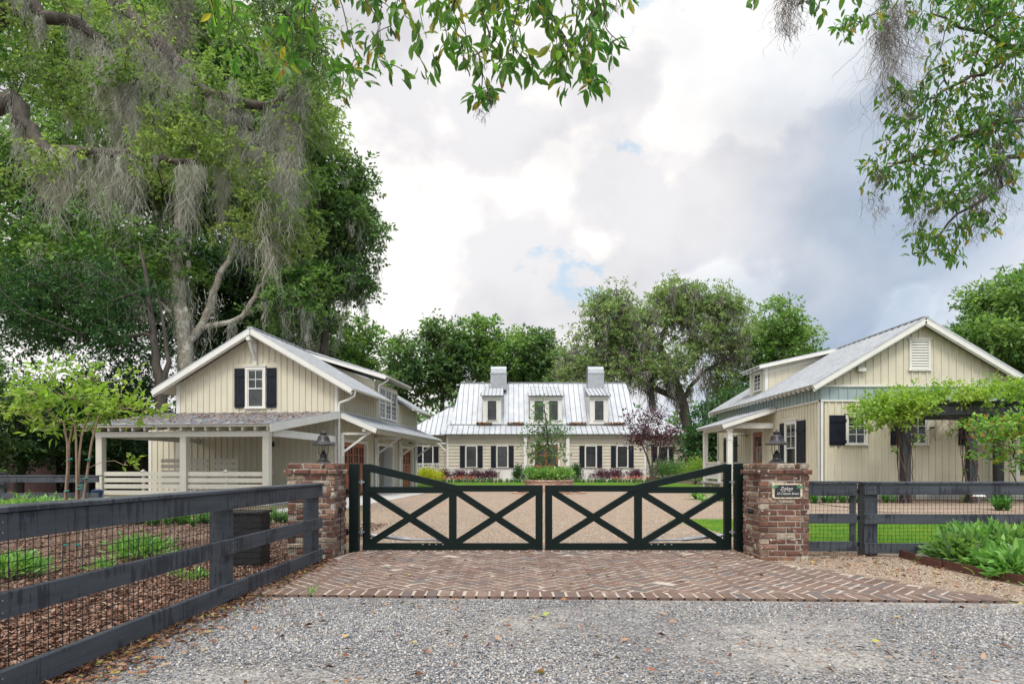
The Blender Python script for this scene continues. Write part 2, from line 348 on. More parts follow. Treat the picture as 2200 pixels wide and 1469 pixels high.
def barkmat(name, c1, c2, lichen=None):
    m, t, b, o = newmat(name)
    f = tnoise(t, 5, 7, .65, stretch=(1.5, 1.5, .35)); col = ramp(t, f, [(.3, c1), (.68, c2)])
    if lichen: col = mixc(t, ramp(t, tnoise(t, 3.5, 7, .7), [(.5, 0.0), (.58, .8)]), col, lichen)
    t.links.new(col, b.inputs['Base Color']); b.inputs['Roughness'].default_value = .95
    bump(t, b, f, .9, .06); return m
M['bark'] = barkmat('oak_bark', (.032, .027, .022), (.10, .086, .070))
M['bark_pale'] = barkmat('pale_mottled_bark', (.17, .15, .12), (.36, .32, .26), (.50, .50, .44))
M['bark_red'] = barkmat('reddish_bark', (.05, .032, .025), (.13, .085, .065))
M['bark_smooth'] = barkmat('smooth_tan_bark', (.20, .125, .085), (.36, .26, .19))
M['twig'] = barkmat('grey_twig', (.05, .04, .032), (.10, .08, .065))
M['moss'] = leafmat('spanish_moss', [(0, (.27, .28, .225)), (.5, (.42, .43, .36)), (1, (.58, .59, .51))], .4, .9, .8, .25, (1, 1, 1))
M['moss_dark'] = leafmat('old_spanish_moss', [(0, (.12, .11, .10)), (.5, (.21, .195, .17)), (1, (.32, .30, .27))], .25, .9, .8, .2, (1, 1, 1))
G = lambda a, b, c: [(0, a), (.5, b), (1, c)]
M['lf_bright'] = leafmat('bright_green_leaf', G((.07, .14, .045), (.125, .225, .065), (.215, .33, .10)), .45, nscale=.35)
M['lf_mid'] = leafmat('mid_green_leaf', G((.045, .095, .042), (.085, .16, .06), (.155, .245, .09)), .4, nscale=.35)
M['lf_dark'] = leafmat('dark_green_leaf', G((.018, .058, .022), (.032, .09, .028), (.055, .125, .036)), .3)
M['lf_oak'] = leafmat('live_oak_leaf', G((.10, .16, .05), (.165, .245, .07), (.25, .33, .10)), .42)
M['lf_greyoak'] = leafmat('grey_green_oak_leaf', G((.11, .17, .075), (.18, .25, .105), (.26, .34, .145)), .4)
M['lf_lime'] = leafmat('lime_leaf', G((.12, .215, .035), (.20, .32, .05), (.31, .42, .085)), .45, vary=.15)
M['lf_laurel'] = leafmat('laurel_leaf', [(0, (.045, .12, .025)), (.45, (.08, .19, .035)), (.85, (.13, .26, .05)), (.96, (.34, .28, .05)), (1, (.22, .11, .04))], .5, .3, 2.0, .15)
M['lf_purple'] = leafmat('purple_leaf', G((.045, .014, .03), (.085, .028, .052), (.15, .052, .08)), .25, vary=.15)
M['lf_yellow'] = leafmat('golden_leaf', G((.30, .32, .02), (.48, .48, .03), (.55, .56, .08)), .35, vary=.1)
M['lf_shrub'] = leafmat('shrub_leaf', G((.08, .20, .045), (.15, .31, .07), (.26, .44, .13)), .35, .35, vary=.15)
M['lf_redtip'] = leafmat('red_tipped_leaf', [(0, (.08, .19, .035)), (.5, (.14, .28, .05)), (.86, (.24, .38, .07)), (.94, (.40, .22, .06)), (1, (.36, .11, .05))], .4, .35, vary=.12)
M['lf_straw'] = leafmat('strap_leaf', G((.035, .12, .02), (.06, .18, .03), (.11, .26, .05)), .3, .4, vary=.15)
M['flower'] = leafmat('coral_flower', G((.45, .05, .03), (.60, .12, .06), (.65, .25, .15)), .3, vary=.1)
# ---------------------------------------------------------------- plant growth
def unit(v): return v / np.maximum(np.linalg.norm(v, axis=-1, keepdims=True), 1e-9)
T_DIAMOND = (np.array([(0, 0, 0), (.5, .45, .10), (0, 1, 0), (-.5, .45, .10)], float), np.array([(0, 1, 2, 3)]))
T_LAUREL = (np.array([(0, 0, 0), (0, .30, -.02), (0, .68, -.05), (0, 1, -.14), (.34, .24, .04), (.50, .48, .05), (.33, .78, .0), (-.34, .24, .04), (-.50, .48, .05), (-.33, .78, .0)], float),
            np.array([(0, 4, 5, 1), (1, 5, 6, 2), (2, 6, 3, 3), (0, 1, 8, 7), (1, 2, 9, 8), (2, 3, 3, 9)]))
T_LONG = (np.array([(0, 0, 0), (.5, .3, .06), (.42, .65, .02), (0, 1, -.12), (-.42, .65, .02), (-.5, .3, .06)], float), np.array([(0, 1, 4, 5), (1, 2, 3, 4)]))
def leaves(tmpl, pos, dirs, L, W, rng):
    """instances of a leaf template: pos (n,3), dirs (n,3), L,W (n,)"""
    tv, tf = tmpl; n = len(pos)
    d = unit(dirs); ref = unit(rng.normal(size=(n, 3))); ref[:, 2] = np.abs(ref[:, 2]) + .6
    x = unit(np.cross(d, ref)); z = np.cross(x, d)
    V = (pos[:, None] + tv[None, :, 0:1] * (x * W[:, None])[:, None] + tv[None, :, 1:2] * (d * L[:, None])[:, None] + tv[None, :, 2:3] * (z * L[:, None])[:, None])
    Fc = tf[None] + (np.arange(n) * len(tv))[:, None, None]
    return V.reshape(-1, 3), Fc.reshape(-1, tf.shape[1])
def fix_tris(V, Fc): return V, Fc
def leaf_obj(name, parts_, mat_, parent):
    V = []; Fc = []; b = 0
    for v, f in parts_: V.append(v); Fc.append(f + b); b += len(v)
    V = np.concatenate(V); Fc = np.concatenate(Fc)
    if Fc.shape[1] == 4 and (Fc[:, 2] == Fc[:, 3]).any():
        me = bpy.data.meshes.new(name); me.from_pydata(V.tolist(), [], [tuple(dict.fromkeys(f)) for f in Fc.tolist()]); me.materials.append(mat_)
        o = bpy.data.objects.new(name, me); C.objects.link(o); o.parent = parent; return o
    return np_obj(name, V, Fc, mat_, parent)
class Skel:
    def __init__(s): s.p = []; s.par = []; s.chains = []; s.fix = {}
    def limb(s, pts, r0=None, r1=None, parent=None, sub=3, wob=0.0, rng=None):
        """smooth polyline (Catmull-Rom) added to the skeleton; returns node ids"""
        pts = [np.array(p, float) for p in pts]; ids = []
        if parent is not None: pts = [s.p[parent]] + pts
        q = []
        for i in range(len(pts) - 1):
            p0 = pts[max(i - 1, 0)]; p1 = pts[i]; p2 = pts[i + 1]; p3 = pts[min(i + 2, len(pts) - 1)]
            for k in range(sub):
                t = k / sub
                q.append(.5 * ((2 * p1) + (-p0 + p2) * t + (2 * p0 - 5 * p1 + 4 * p2 - p3) * t * t + (-p0 + 3 * p1 - 3 * p2 + p3) * t ** 3))
        q.append(pts[-1])
        if wob and rng is not None:
            for i in range(1, len(q) - 1): q[i] = q[i] + rng.normal(size=3) * wob
        n = len(q)
        for i, a in enumerate(q):
            if i == 0 and parent is not None: ids.append(parent); continue
            s.p.append(a); s.par.append(ids[-1] if ids else -1); ids.append(len(s.p) - 1)
            if r0 is not None: s.fix[ids[-1]] = r0 + (r1 - r0) * i / (n - 1)
        s.chains.append(list(ids)); return ids
    def attach(s, targets, rng, seg=3, sag=.0, bias=.35, wob=.08, maxn=None):
        """join every target point to its nearest grown node by a bent twig"""
        A = np.array(s.p); tg = np.array(targets)
        d0 = np.min(np.linalg.norm(tg[:, None] - A[None], axis=2), axis=1) if len(A) * len(tg) < 4e6 else np.linalg.norm(tg - A.mean(0), axis=1)
        buf = np.zeros((len(A) + len(tg) * seg, 3)); buf[:len(A)] = A; n = len(A)
        for i in np.argsort(d0):
            t = tg[i]; dd = np.linalg.norm(buf[:n] - t, axis=1)
            cost = dd + bias * np.maximum(buf[:n, 2] - t[2], 0)
            j = int(np.argmin(cost)); a = buf[j].copy(); L = dd[j]; last = j; ids = [j]
            off = rng.normal(size=3) * L * wob; off[2] += sag * L
            for k in range(1, seg + 1):
                u = k / seg; q = a + (t - a) * u + off * math.sin(math.pi * u)
                s.p.append(q); s.par.append(last); last = len(s.p) - 1; ids.append(last); buf[n] = q; n += 1
            s.chains.append(ids)
    def radii(s, tip=.012, expo=2.3, cap=None):
        n = len(s.p); acc = np.zeros(n); has = np.zeros(n, bool)
        for i in range(n):
            if s.par[i] >= 0: has[s.par[i]] = True
        acc[~has] = tip ** expo
        for i in range(n - 1, -1, -1):
            if acc[i] == 0: acc[i] = tip ** expo
            if s.par[i] >= 0: acc[s.par[i]] += acc[i] * (1 if s.par[i] != i else 0)
        # chains are stored parent first, so one reverse pass is enough
        r = acc ** (1 / expo)
        for k, v in s.fix.items(): r[k] = v
        s.r = r; return r
    def mesh(s, name, mat_, parent, sides=6, rmin=0.0):
        V = []; Fc = []; b = 0; k = sides; ang = np.arange(k) * 2 * np.pi / k
        for ids in s.chains:
            if len(ids) < 2 or s.r[ids[-1]] < rmin: continue
            p = np.array([s.p[i] for i in ids]); r = np.array([s.r[i] for i in ids])
            if len(r) > 1 and ids[0] != 0: r[0] = min(r[0], r[1] * 1.25)
            d = np.gradient(p, axis=0); d = unit(d)
            ref = np.array([0, 0, 1.]) if abs(d[0, 2]) < .9 else np.array([1., 0, 0])
            u = unit(np.cross(d, ref)); v = np.cross(d, u)
            ring = p[:, None] + (u[:, None] * np.cos(ang)[None, :, None] + v[:, None] * np.sin(ang)[None, :, None]) * r[:, None, None]
            V.append(ring.reshape(-1, 3)); m = len(p)
            i0 = (np.arange(m - 1)[:, None] * k + np.arange(k)[None]); i1 = (np.arange(m - 1)[:, None] * k + (np.arange(k)[None] + 1) % k)
            Fc.append(np.stack([i0, i1, i1 + k, i0 + k], -1).reshape(-1, 4) + b); b += m * k
        return np_obj(name, np.concatenate(V), np.concatenate(Fc), mat_, parent, smooth=True)
def lobe_points(lobes, rng, density=1.0, gap=.0, shell=.35):
    """lobes: (cx,cy,cz, rx,ry,rz, n)"""
    out = []
    for L in lobes:
        c = np.array(L[:3]); r = np.array(L[3:6]); n = int(L[6] * density)
        d = unit(rng.normal(size=(n, 3))); rad = shell + (1 - shell) * rng.random(n) ** .6
        out.append(c + d * r * rad[:, None])
    return np.concatenate(out)
def clump_leaves(tmpl, pts, n, rc, L, W, rng, droop=.3, flat=.6, up=.25, jit=.35, sprig=None):
    """leaves gathered on small sprigs, sprigs gathered round each clump centre"""
    pts = np.asarray(pts); m = len(pts)
    ns = np.maximum((n / 9 * (.5 + rng.random(m))).astype(int), 2) if n > 24 else np.maximum((n / 5 * (.6 + .8 * rng.random(m))).astype(int), 1)
    per = 9 if n > 24 else 5
    ic = np.repeat(np.arange(m), ns); k = len(ic); rr = (rc * (.6 + .7 * rng.random(m)))[ic]
    off = unit(rng.normal(size=(k, 3))) * (rng.random(k) ** .5)[:, None]; off[:, 2] *= flat
    sp = pts[ic] + off * rr[:, None]; sd = unit(off + rng.normal(size=(k, 3)) * .35 + np.array([0, 0, up - droop * .7]))
    i2 = np.repeat(np.arange(k), per); q = len(i2); u = rng.random(q); ls = (sprig or max(L * 1.8, rc * .30))
    o2 = unit(rng.normal(size=(q, 3))) * (rng.random(q) ** .5)[:, None] * ls * .38; o2[:, 2] *= .6
    pos = sp[i2] + sd[i2] * (u * ls)[:, None] + o2
    dirs = sd[i2] * .8 + unit(o2) * .9 + rng.normal(size=(q, 3)) * .35 + np.array([0, 0, -droop * .3])
    s_ = 1 + jit * (rng.random(q) * 2 - 1)
    return leaves(tmpl, pos, dirs, L * s_, W * s_, rng)
def moss_strands(pts, n, spread, L, rng, w=.012, segs=6, curl=.07):
    """hanging tangles: pts (m,3) anchor points; strands gather into a tapering beard"""
    pts = np.asarray(pts); m = len(pts); cnt = np.maximum((n * (.3 + 1.4 * rng.random(m))).astype(int), 4)
    idx = np.repeat(np.arange(m), cnt); k = len(idx)
    Lm = L * (.22 + 1.2 * rng.random(m) ** 2.0); sm = spread * (.5 + .9 * rng.random(m))
    r = rng.normal(size=(k, 2)) * (sm[idx] * .42)[:, None]
    start = rng.random(k) ** 1.4 * .6                     # strands leave the beard at any height
    st = pts[idx].copy(); st[:, :2] += r * (1 - start * .5)[:, None]; st[:, 2] -= start * Lm[idx] * (1 - np.minimum(np.linalg.norm(r, axis=1) / sm[idx], 1) * .5)
    ln = Lm[idx] * (.25 + .35 * rng.random(k)) * (1 - np.minimum(np.linalg.norm(r, axis=1) / sm[idx], .8))
    a = rng.random(k) * 2 * np.pi; wd = np.stack([np.cos(a), np.sin(a), rng.normal(size=k) * .3], 1)
    drift = rng.normal(size=(k, 3)) * np.array([1, 1, .3])
    V = np.zeros((k, segs + 1, 2, 3)); cur = st.copy()
    for s_ in range(segs + 1):
        u = s_ / segs; ww = w * (1 - .7 * u) * (.6 + .8 * rng.random(k))
        V[:, s_, 0] = cur - wd * ww[:, None] / 2; V[:, s_, 1] = cur + wd * ww[:, None] / 2
        drift = drift * .5 + rng.normal(size=(k, 3)) * np.array([1, 1, .35])
        cur = cur + drift * (ln * curl)[:, None] + np.stack([np.zeros(k), np.zeros(k), -ln / segs], 1)
    b = (np.arange(k) * (segs + 1) * 2)[:, None] + (np.arange(segs) * 2)[None]
    Fc = np.stack([b, b + 1, b + 3, b + 2], -1).reshape(-1, 4)
    return V.reshape(-1, 3), Fc
def strap_tufts(centers, n, L, W, rng, segs=4, bend=1.0, rise=.9):
    """arching strap leaves"""
    c = np.asarray(centers, float); m = len(c); idx = np.repeat(np.arange(m), n); k = len(idx)
    a = rng.random(k) * 2 * np.pi; ln = L * (.55 + .6 * rng.random(k)); out = (.25 + .75 * rng.random(k)) * bend
    h = np.stack([np.cos(a), np.sin(a), np.zeros(k)], 1); side = np.stack([-np.sin(a), np.cos(a), np.zeros(k)], 1)
    V = np.zeros((k, segs + 1, 2, 3)); base = c[idx] + h * .02
    for s_ in range(segs + 1):
        u = s_ / segs
        p = base + h * (ln * out * u ** 1.3 * .75)[:, None]; p[:, 2] += ln * (rise * u - out * .62 * u * u)
        ww = W * (1 - u ** 2.2) * .5 + .0005
        V[:, s_, 0] = p - side * ww; V[:, s_, 1] = p + side * ww
    b = (np.arange(k) * (segs + 1) * 2)[:, None] + (np.arange(segs) * 2)[None]
    return V.reshape(-1, 3), np.stack([b, b + 1, b + 3, b + 2], -1).reshape(-1, 4)
def tree(name, label, base, trunk, lobes, seed, bark='bark', leaf='lf_mid', tip=.014, expo=2.3, nl=60, rc=.8, L=.2, W=.12, limbs=(), density=1.0,
         moss=None, tmpl=T_DIAMOND, droop=.3, flat=.6, sides=6, group=None, sag=0.0, rtrunk=None, cat='tree', rmin=0.0, shell=.35, jit=.35, gaps=None):
    rng = np.random.default_rng(seed)
    t = thing(name, label, cat, base, 0, group); B = np.array(base)
    loc = lambda ps: [np.array(p, float) - B for p in ps]
    s = Skel(); r0, r1 = (rtrunk or (None, None)); main = s.limb(loc(trunk), r0, r1, sub=4, wob=.03, rng=rng)
    for lb in limbs:
        pts, ra, rb = lb[:3]; pts = loc(pts)
        if len(lb) > 3 and lb[3] == 'root': s.limb(pts, ra, rb, sub=4, wob=.03, rng=rng); continue
        A = np.array(s.p); j = int(np.argmin(np.linalg.norm(A - pts[0], axis=1)))
        s.limb(pts[1:] if len(pts) > 1 else pts, ra, rb, parent=j, sub=4, wob=.04, rng=rng)
    cl = lobe_points([tuple(np.array(l[:3]) - B) + tuple(l[3:]) for l in lobes], rng, density, shell=shell)
    cl = cl[cl[:, 2] > .15]
    s.attach(cl, rng, sag=sag); s.radii(tip, expo); s.mesh('trunk', M[bark], t, sides, rmin)
    leaf_obj('crown', [clump_leaves(tmpl, cl, nl, rc, L, W, rng, droop, flat, jit=jit)], M[leaf], t)
    if moss:
        k = moss.get('k', .5); A = cl[rng.random(len(cl)) < k]; A = A + np.array([0, 0, -.1])
        if moss.get('low') is not None: A = A[A[:, 2] + B[2] < moss['low']]
        ex = []
        if moss.get('limb'):
            ids = [i for i in s.fix]; sel = rng.choice(ids, int(moss['limb'])); ex = [np.array(s.p)[sel] + rng.normal(size=(len(sel), 3)) * .06]
        A = np.concatenate([A] + ex) if ex else A
        v, f = moss_strands(A, moss['n'], moss['spread'], moss['L'], rng, moss.get('w', .02), moss.get('segs', 5))
        np_obj('spanish_moss', v, f, M[moss.get('mat', 'moss')], t)
    return t, s
def bush(name, label, base, rx, h, n, leaf, L, W, seed, ry=None, tmpl=T_DIAMOND, group=None, cat='shrub', up=.6, nclump=26, bark='twig', rise=.55, flower=None, spread=.3):
    rng = np.random.default_rng(seed); ry = ry or rx; t = thing(name, label, cat, base, 0, group)
    d = unit(rng.normal(size=(nclump, 3))); d[:, 2] = np.abs(d[:, 2]); rr = .45 + .5 * rng.random(nclump) ** .5
    c = d * rr[:, None] * np.array([rx, ry, h * rise]); c[:, 2] += h * (1 - rise) * .75
    m = MB()
    for p in c: m.tube([(p[0] * .12, p[1] * .12, 0), (p[0] * .5, p[1] * .5, p[2] * .6), tuple(p)], [.012 * min(1, h + .3), .008 * min(1, h + .3), .003], 4, False)
    m.build('stem', M[bark], t)
    k = int(n / nclump); idx = np.repeat(np.arange(nclump), k)
    off = rng.normal(size=(len(idx), 3)) * np.array([rx, ry, h * .5]) * spread
    pos = c[idx] + off; keep = pos[:, 2] > .01; pos = pos[keep]
    dirs = unit(pos / np.array([rx, ry, h])) + rng.normal(size=pos.shape) * .5 + np.array([0, 0, up])
    s_ = .7 + .6 * rng.random(len(pos))
    leaf_obj('foliage', [leaves(tmpl, pos, dirs, L * s_, W * s_, rng)], M[leaf], t)
    if flower:
        q = pos[rng.choice(len(pos), flower)] * 1.08; leaf_obj('flowers', [leaves(T_DIAMOND, q, rng.normal(size=q.shape), np.full(len(q), .05), np.full(len(q), .05), rng)], M['flower'], t)
    return t
# ---------------------------------------------------------------- building kit (walls are drawn facing -y, then turned)
class WB(MB):
    def __init__(s, org=(0, 0, 0), rz=0): super().__init__(); s.o = org; s.c = math.cos(R(rz)); s.s = math.sin(R(rz))
    def add(s, vs, fs):
        o = s.o; return super().add([(o[0] + v[0] * s.c - v[1] * s.s, o[1] + v[0] * s.s + v[1] * s.c, o[2] + v[2]) for v in vs], fs)
def span(poly, u):
    """z interval of a convex (u,z) polygon on the vertical line u"""
    zs = []
    for i in range(len(poly)):
        (a, b), (c, d) = poly[i], poly[(i + 1) % len(poly)]
        if (a - u) * (c - u) <= 0 and a != c: zs.append(b + (d - b) * (u - a) / (c - a))
    return (min(zs), max(zs)) if len(zs) > 1 else None
def wall(parent, poly, org, rz, mat_, thick=.14, batten=.22, skip=(), label=None, bw=.052, lap=None, name='wall'):
    m = WB(org, rz); m.prism([(u, 0, z) for u, z in poly], (0, thick, 0))
    us = [p[0] for p in poly]; zs = [p[1] for p in poly]
    if batten:
        n = int((max(us) - min(us)) / batten); off = ((max(us) - min(us)) - n * batten) / 2
        for i in range(n + 1):
            u = min(us) + off + i * batten; sp = span(poly, min(max(u, min(us) + .01), max(us) - .01))
            if not sp: continue
            segs_ = [sp]
            for (a, b, c, d) in skip:
                if a < u < b:
                    new = []
                    for (p, q) in segs_:
                        if d <= p or c >= q: new.append((p, q)); continue
                        if c > p: new.append((p, c))
                        if d < q: new.append((d, q))
                    segs_ = new
            for (p, q) in segs_:
                if q - p > .05: m.box(u - bw / 2, u + bw / 2, -.034, -.001, p + .002, q - .002)
    if lap:
        z = min(zs)
        while z < max(zs) - .03:
            z2 = min(z + lap, max(zs)); iv = [(min(us), max(us))]
            for (a, b, c, d) in skip:
                if c < z + lap * .5 < d:
                    new = []
                    for (p, q) in iv:
                        if a > p: new.append((p, min(a, q)))
                        if b < q: new.append((max(b, p), q))
                    iv = [k for k in new if k[1] - k[0] > .02]
            for (p, q) in iv: m.add([(p, -.05, z + .012), (q, -.05, z + .012), (q, -.008, z2 - .004), (p, -.008, z2 - .004), (p, -.001, z), (q, -.001, z)], [(0, 1, 2, 3), (4, 5, 1, 0)])
            z += lap
    return m.build(name, M[mat_], parent, label=label)
def window(parent, u0, u1, z0, z1, org, rz, cols=2, rows=2, hung=True, trim=.09, glass='glass', mull='mullion', cap=True, sill=True, lowgrid=False, trimmat='trim', label=None, bar=.025, name='window', upfrac=.5):
    m = WB(org, rz); t = trim
    for (a, b, c, d) in ((u0 - t, u0, z0, z1), (u1, u1 + t, z0, z1), (u0 - t, u1 + t, z1, z1 + t * 1.3)): m.box(a, b, -.06, -.002, c, d)
    if cap: m.box(u0 - t - .035, u1 + t + .035, -.085, -.002, z1 + t * 1.3 + .002, z1 + t * 1.3 + .035)
    if sill: m.box(u0 - t - .03, u1 + t + .03, -.09, -.002, z0 - .055, z0 - .002)
    else: m.box(u0 - t, u1 + t, -.05, -.002, z0 - t, z0)
    w_ = m.build(name, M[trimmat], parent, label=label)
    g = WB(org, rz); g.box(u0 + .001, u1 - .001, -.014, -.003, z0 + .001, z1 - .001); g.build('pane', M[glass], w_)
    b = WB(org, rz); s_ = .04; zm = z0 + (z1 - z0) * (1 - upfrac)
    for (a, c) in ((u0 + .002, u0 + s_), (u1 - s_, u1 - .002)): b.box(a, c, -.036, -.015, z0 + .002, z1 - .002)
    b.box(u0 + s_, u1 - s_, -.036, -.015, z0 + .002, z0 + s_); b.box(u0 + s_, u1 - s_, -.036, -.015, z1 - s_, z1 - .002)
    if hung: b.box(u0 + s_, u1 - s_, -.042, -.015, zm - .022, zm + .022)
    lo = (zm + .022) if hung else z0 + s_
    rg = [(lo, z1 - s_)] + ([(z0 + s_, zm - .022)] if hung and lowgrid else [])
    for (p, q) in rg:
        for i in range(1, cols): u = u0 + (u1 - u0) * i / cols; b.box(u - bar / 2, u + bar / 2, -.031, -.016, p, q)
        for i in range(1, rows): z = p + (q - p) * i / rows; b.box(u0 + s_, u1 - s_, -.033, -.017, z - bar / 2, z + bar / 2)
    b.build('sash', M[mull], w_); return w_
def shutter(parent, u0, u1, z0, z1, org, rz, mat_='shutter', stay=True, battens=True):
    m = WB(org, rz); n = 4; wd = (u1 - u0) / n
    for i in range(n): m.box(u0 + i * wd + .003, u0 + (i + 1) * wd - .003, -.055, -.026, z0, z1)
    m.box(u0 + .004, u1 - .004, -.045, -.0255, z0 + .01, z1 - .01)
    if battens:
        h = z1 - z0
        for z in (z0 + h * .12, z0 + h * .82): m.box(u0 + .01, u1 - .01, -.078, -.056, z - .05, z + .05)
    s_ = m.build('shutter', M[mat_], parent)
    h = WB(org, rz); uc = (u0 + u1) / 2
    if stay: k_ = WB(org, rz); k_.tube([(uc, -.06, z0 + .02), (uc, -.07, z0 - .05), (uc + .03, -.085, z0 - .10), (uc - .02, -.085, z0 - .13)], .009, 5); k_.build('shutter_hook', M['black'], s_)
    h.box(uc - .05, uc + .05, -.088, -.08, z0 + (z1 - z0) * .45, z0 + (z1 - z0) * .45 + .015)
    h.build('shutter_dog', M['black'], s_); return s_
def roof_plane(m, poly, seam=.42, thick=.04, rib=.035, ribw=.028, updir=None):
    """poly: coplanar 3d points, first edge = eave; ribs run up the slope"""
    p = [Vector(q) for q in poly]; e = (p[1] - p[0]).normalized(); nrm = None
    for i in range(2, len(p)):
        c = (p[1] - p[0]).cross(p[i] - p[0])
        if c.length > 1e-5: nrm = c.normalized(); break
    if nrm.z < 0: nrm = -nrm
    up = nrm.cross(e).normalized()
    if up.z < 0: up = -up
    m.prism([q + nrm * 0 for q in p], -nrm * thick); m.mi[-len(p):] = [1] * len(p)
    loc = [((q - p[0]).dot(e), (q - p[0]).dot(up)) for q in p]
    u0 = min(a for a, b in loc); u1 = max(a for a, b in loc); n = max(int(round((u1 - u0) / seam)), 1)
    m.cur = 1
    for i in range(n + 1):
        u = min(max(u0 + (u1 - u0) * i / n, u0 + ribw), u1 - ribw); sp = span(loc, u)
        if sp and sp[1] - sp[0] > .08:
            a = p[0] + e * u + up * (sp[0] + .005) + nrm * (rib / 2 - .001); b = p[0] + e * u + up * (sp[1] - .005) + nrm * (rib / 2 - .001)
            m.bar(a, b, ribw, rib, nrm)
    m.cur = 0
    return m
def bracket(parent, org, rz, u, z, reach, drop, t=.09, name='bracket', mat_='trim', wallpost=True):
    m = WB(org, rz)
    m.bar((u, -.03, z), (u, -reach - .12, z), t, t); m.bar((u, -.04, z - drop), (u, -reach + .02, z - t / 2), t * .85, t * .85)
    if wallpost: m.box(u - t / 2 - .005, u + t / 2 + .005, -.09, -.03, z - drop - .15, z - t / 2 - .001)
    return m.build(name, M[mat_], parent)
def downspout(parent, pts, rad=.045):
    m = MB(); m.tube(pts, rad, 10); return m.build('downspout', M['trim'], parent, True)

# ================================================================= left house (carriage house)
H1 = 5.9; OX, OY = -6.58, 24.56
LH = thing('carriage_house', 'cream garage building with porch, gable window and lean-to over red doors', 'house', (OX, OY, 0), R(-H1))
GW, RZc, EV = 6.4, 6.36, 4.05                  # gable width, ridge, eave (roof top)
cg = -GW / 2; slope = (RZc - 4.15) / (3.8)
ztop = lambda u: RZc - .16 - abs(u - cg) * slope
gpoly = [(-GW, .25), (0, .25), (0, ztop(0)), (cg, RZc - .16), (-GW, ztop(-GW))]
wu = (-3.22, .34)
wall(LH, gpoly, (0, 0, 0), 0, 'siding', .15, .24, skip=[(-4.0, -2.4, 3.3, 5.15)], label='front gable wall of vertical boards')
window(LH, -3.53, -2.91, 3.43, 4.86, (0, 0, 0), 0, 2, 2, True, upfrac=.5)
shutter(LH, -4.06, -3.66, 3.41, 4.92, (0, 0, 0), 0); shutter(LH, -2.78, -2.38, 3.41, 4.92, (0, 0, 0), 0)
# side wall with three garage bays, far wall, left wall
BAYS = [(.62, 3.3), (5.0, 7.2), (8.95, 11.0)]
ZT = 2.12; sideh = ztop(0)
cuts = [0] + [x for b in BAYS for x in b] + [12.0]
for i in range(0, len(cuts), 2): wall(LH, [(cuts[i], .02), (cuts[i + 1], .02), (cuts[i + 1], ZT), (cuts[i], ZT)], (0, 0, 0), 90, 'siding', .15, .24)
wall(LH, [(0, ZT), (12, ZT), (12, sideh), (0, sideh)], (0, 0, 0), 90, 'siding', .15, .24, skip=[(4.85, 8.1, 3.2, 5.3)])
m = MB(); m.box(-GW, -GW + .14, .16, 11.8, .1, ztop(-GW)); m.prism([(u, 11.85, z) for u, z in gpoly], (0, .14, 0)); m.build('wall', M['siding'], LH)
wall(LH, [(4.8, sideh - .25), (8.15, sideh - .25), (8.15, 4.98), (4.8, 4.98)], (0, 0, 0), 90, 'siding', .1, .24, skip=[(5.0, 7.9, 3.2, 5.2)])
m = MB()
for v in (4.8, 8.15): m.prism([(0, v, 3.6), (0, v, 4.98), (cg + .2, v, 6.1)], (0, -.08 if v > 6 else .08, 0))
build_each(m, 'dormer_cheek', M['siding'], LH)
m = MB()                                       # corner boards, frieze, skirt, door trims
m.box(-.1, .03, -.035, -.002, .2, sideh - .02); m.box(.002, .035, -.035, .12, .2, sideh - .02); m.box(-GW - .03, -GW + .12, -.035, -.002, .2, ztop(-GW) - .02)
m.box(.002, .035, 11.88, 12.02, .1, sideh)
m.box(.002, .04, .13, 4.7, sideh - .13, sideh); m.box(-GW, 0, -.05, -.002, .05, .25)
m.box(.003, .05, .05, 11.9, 3.20, 3.30)
build_each(m, 'corner_board', M['trim'], LH)
for k, (a, b) in enumerate(BAYS):
    t_ = WB((0, 0, 0), 90)
    t_.box(a - .13, a, -.045, -.002, .02, ZT + .12); t_.box(b, b + .13, -.045, -.002, .02, ZT + .12); t_.box(a, b, -.045, -.002, ZT, ZT + .12)
    t_.box(a + .001, a + .02, .0, .42, .02, ZT); t_.box(b - .02, b - .001, .0, .42, .02, ZT)
    t_.build('door_frame', M['trim'], LH)
    if k == 1:
        d = WB((0, 0, 0), 90); d.box(a, b, 2.2, 2.26, .02, 2.4); d.box(b + .02, b + .06, .42, 2.2, .02, 2.4); d.build('garage_interior', M['siding'], LH, label='plain boarded wall inside the open garage bay')
        d = WB((0, 0, 0), 90); d.box(a + .03, a + .35, .1, .14, .03, ZT); d.build('garage_door', M['darkin'], LH, label='dark folded door in the open middle bay')
        continue
    d = WB((0, 0, 0), 90); n = 4; wd = (b - a - .04) / n
    for i in range(n):
        u = a + .02 + i * wd
        d.box(u + .004, u + wd - .004, .08, .115, .03, 1.32); d.box(u + .004, u + wd - .004, .08, .115, 1.96, ZT - .005)
        d.box(u + .004, u + .07, .08, .115, 1.321, 1.959); d.box(u + wd - .07, u + wd - .004, .08, .115, 1.321, 1.959)
        d.box(u + .07, u + wd - .07, .09, .11, 1.62, 1.66); d.box(u + wd / 2 - .02, u + wd / 2 + .02, .091, .111, 1.321, 1.959)
        d.box(u + .08, u + wd - .08, .066, .079, .12, .62); d.box(u + .08, u + wd - .08, .066, .079, .72, 1.24)
    do = d.build('garage_door', M['wooddoor'], LH)
    g = WB((0, 0, 0), 90); g.box(a + .03, b - .03, .118, .13, 1.32, 1.97); g.build('pane', M['curtain'], do)
    hd = WB((0, 0, 0), 90); uc = (a + b) / 2; hd.tube([(uc + .09, .075, 1.0), (uc + .09, .04, 1.02), (uc + .09, .04, 1.22), (uc + .09, .075, 1.24)], .012, 6); hd.build('handle', M['black'], do)
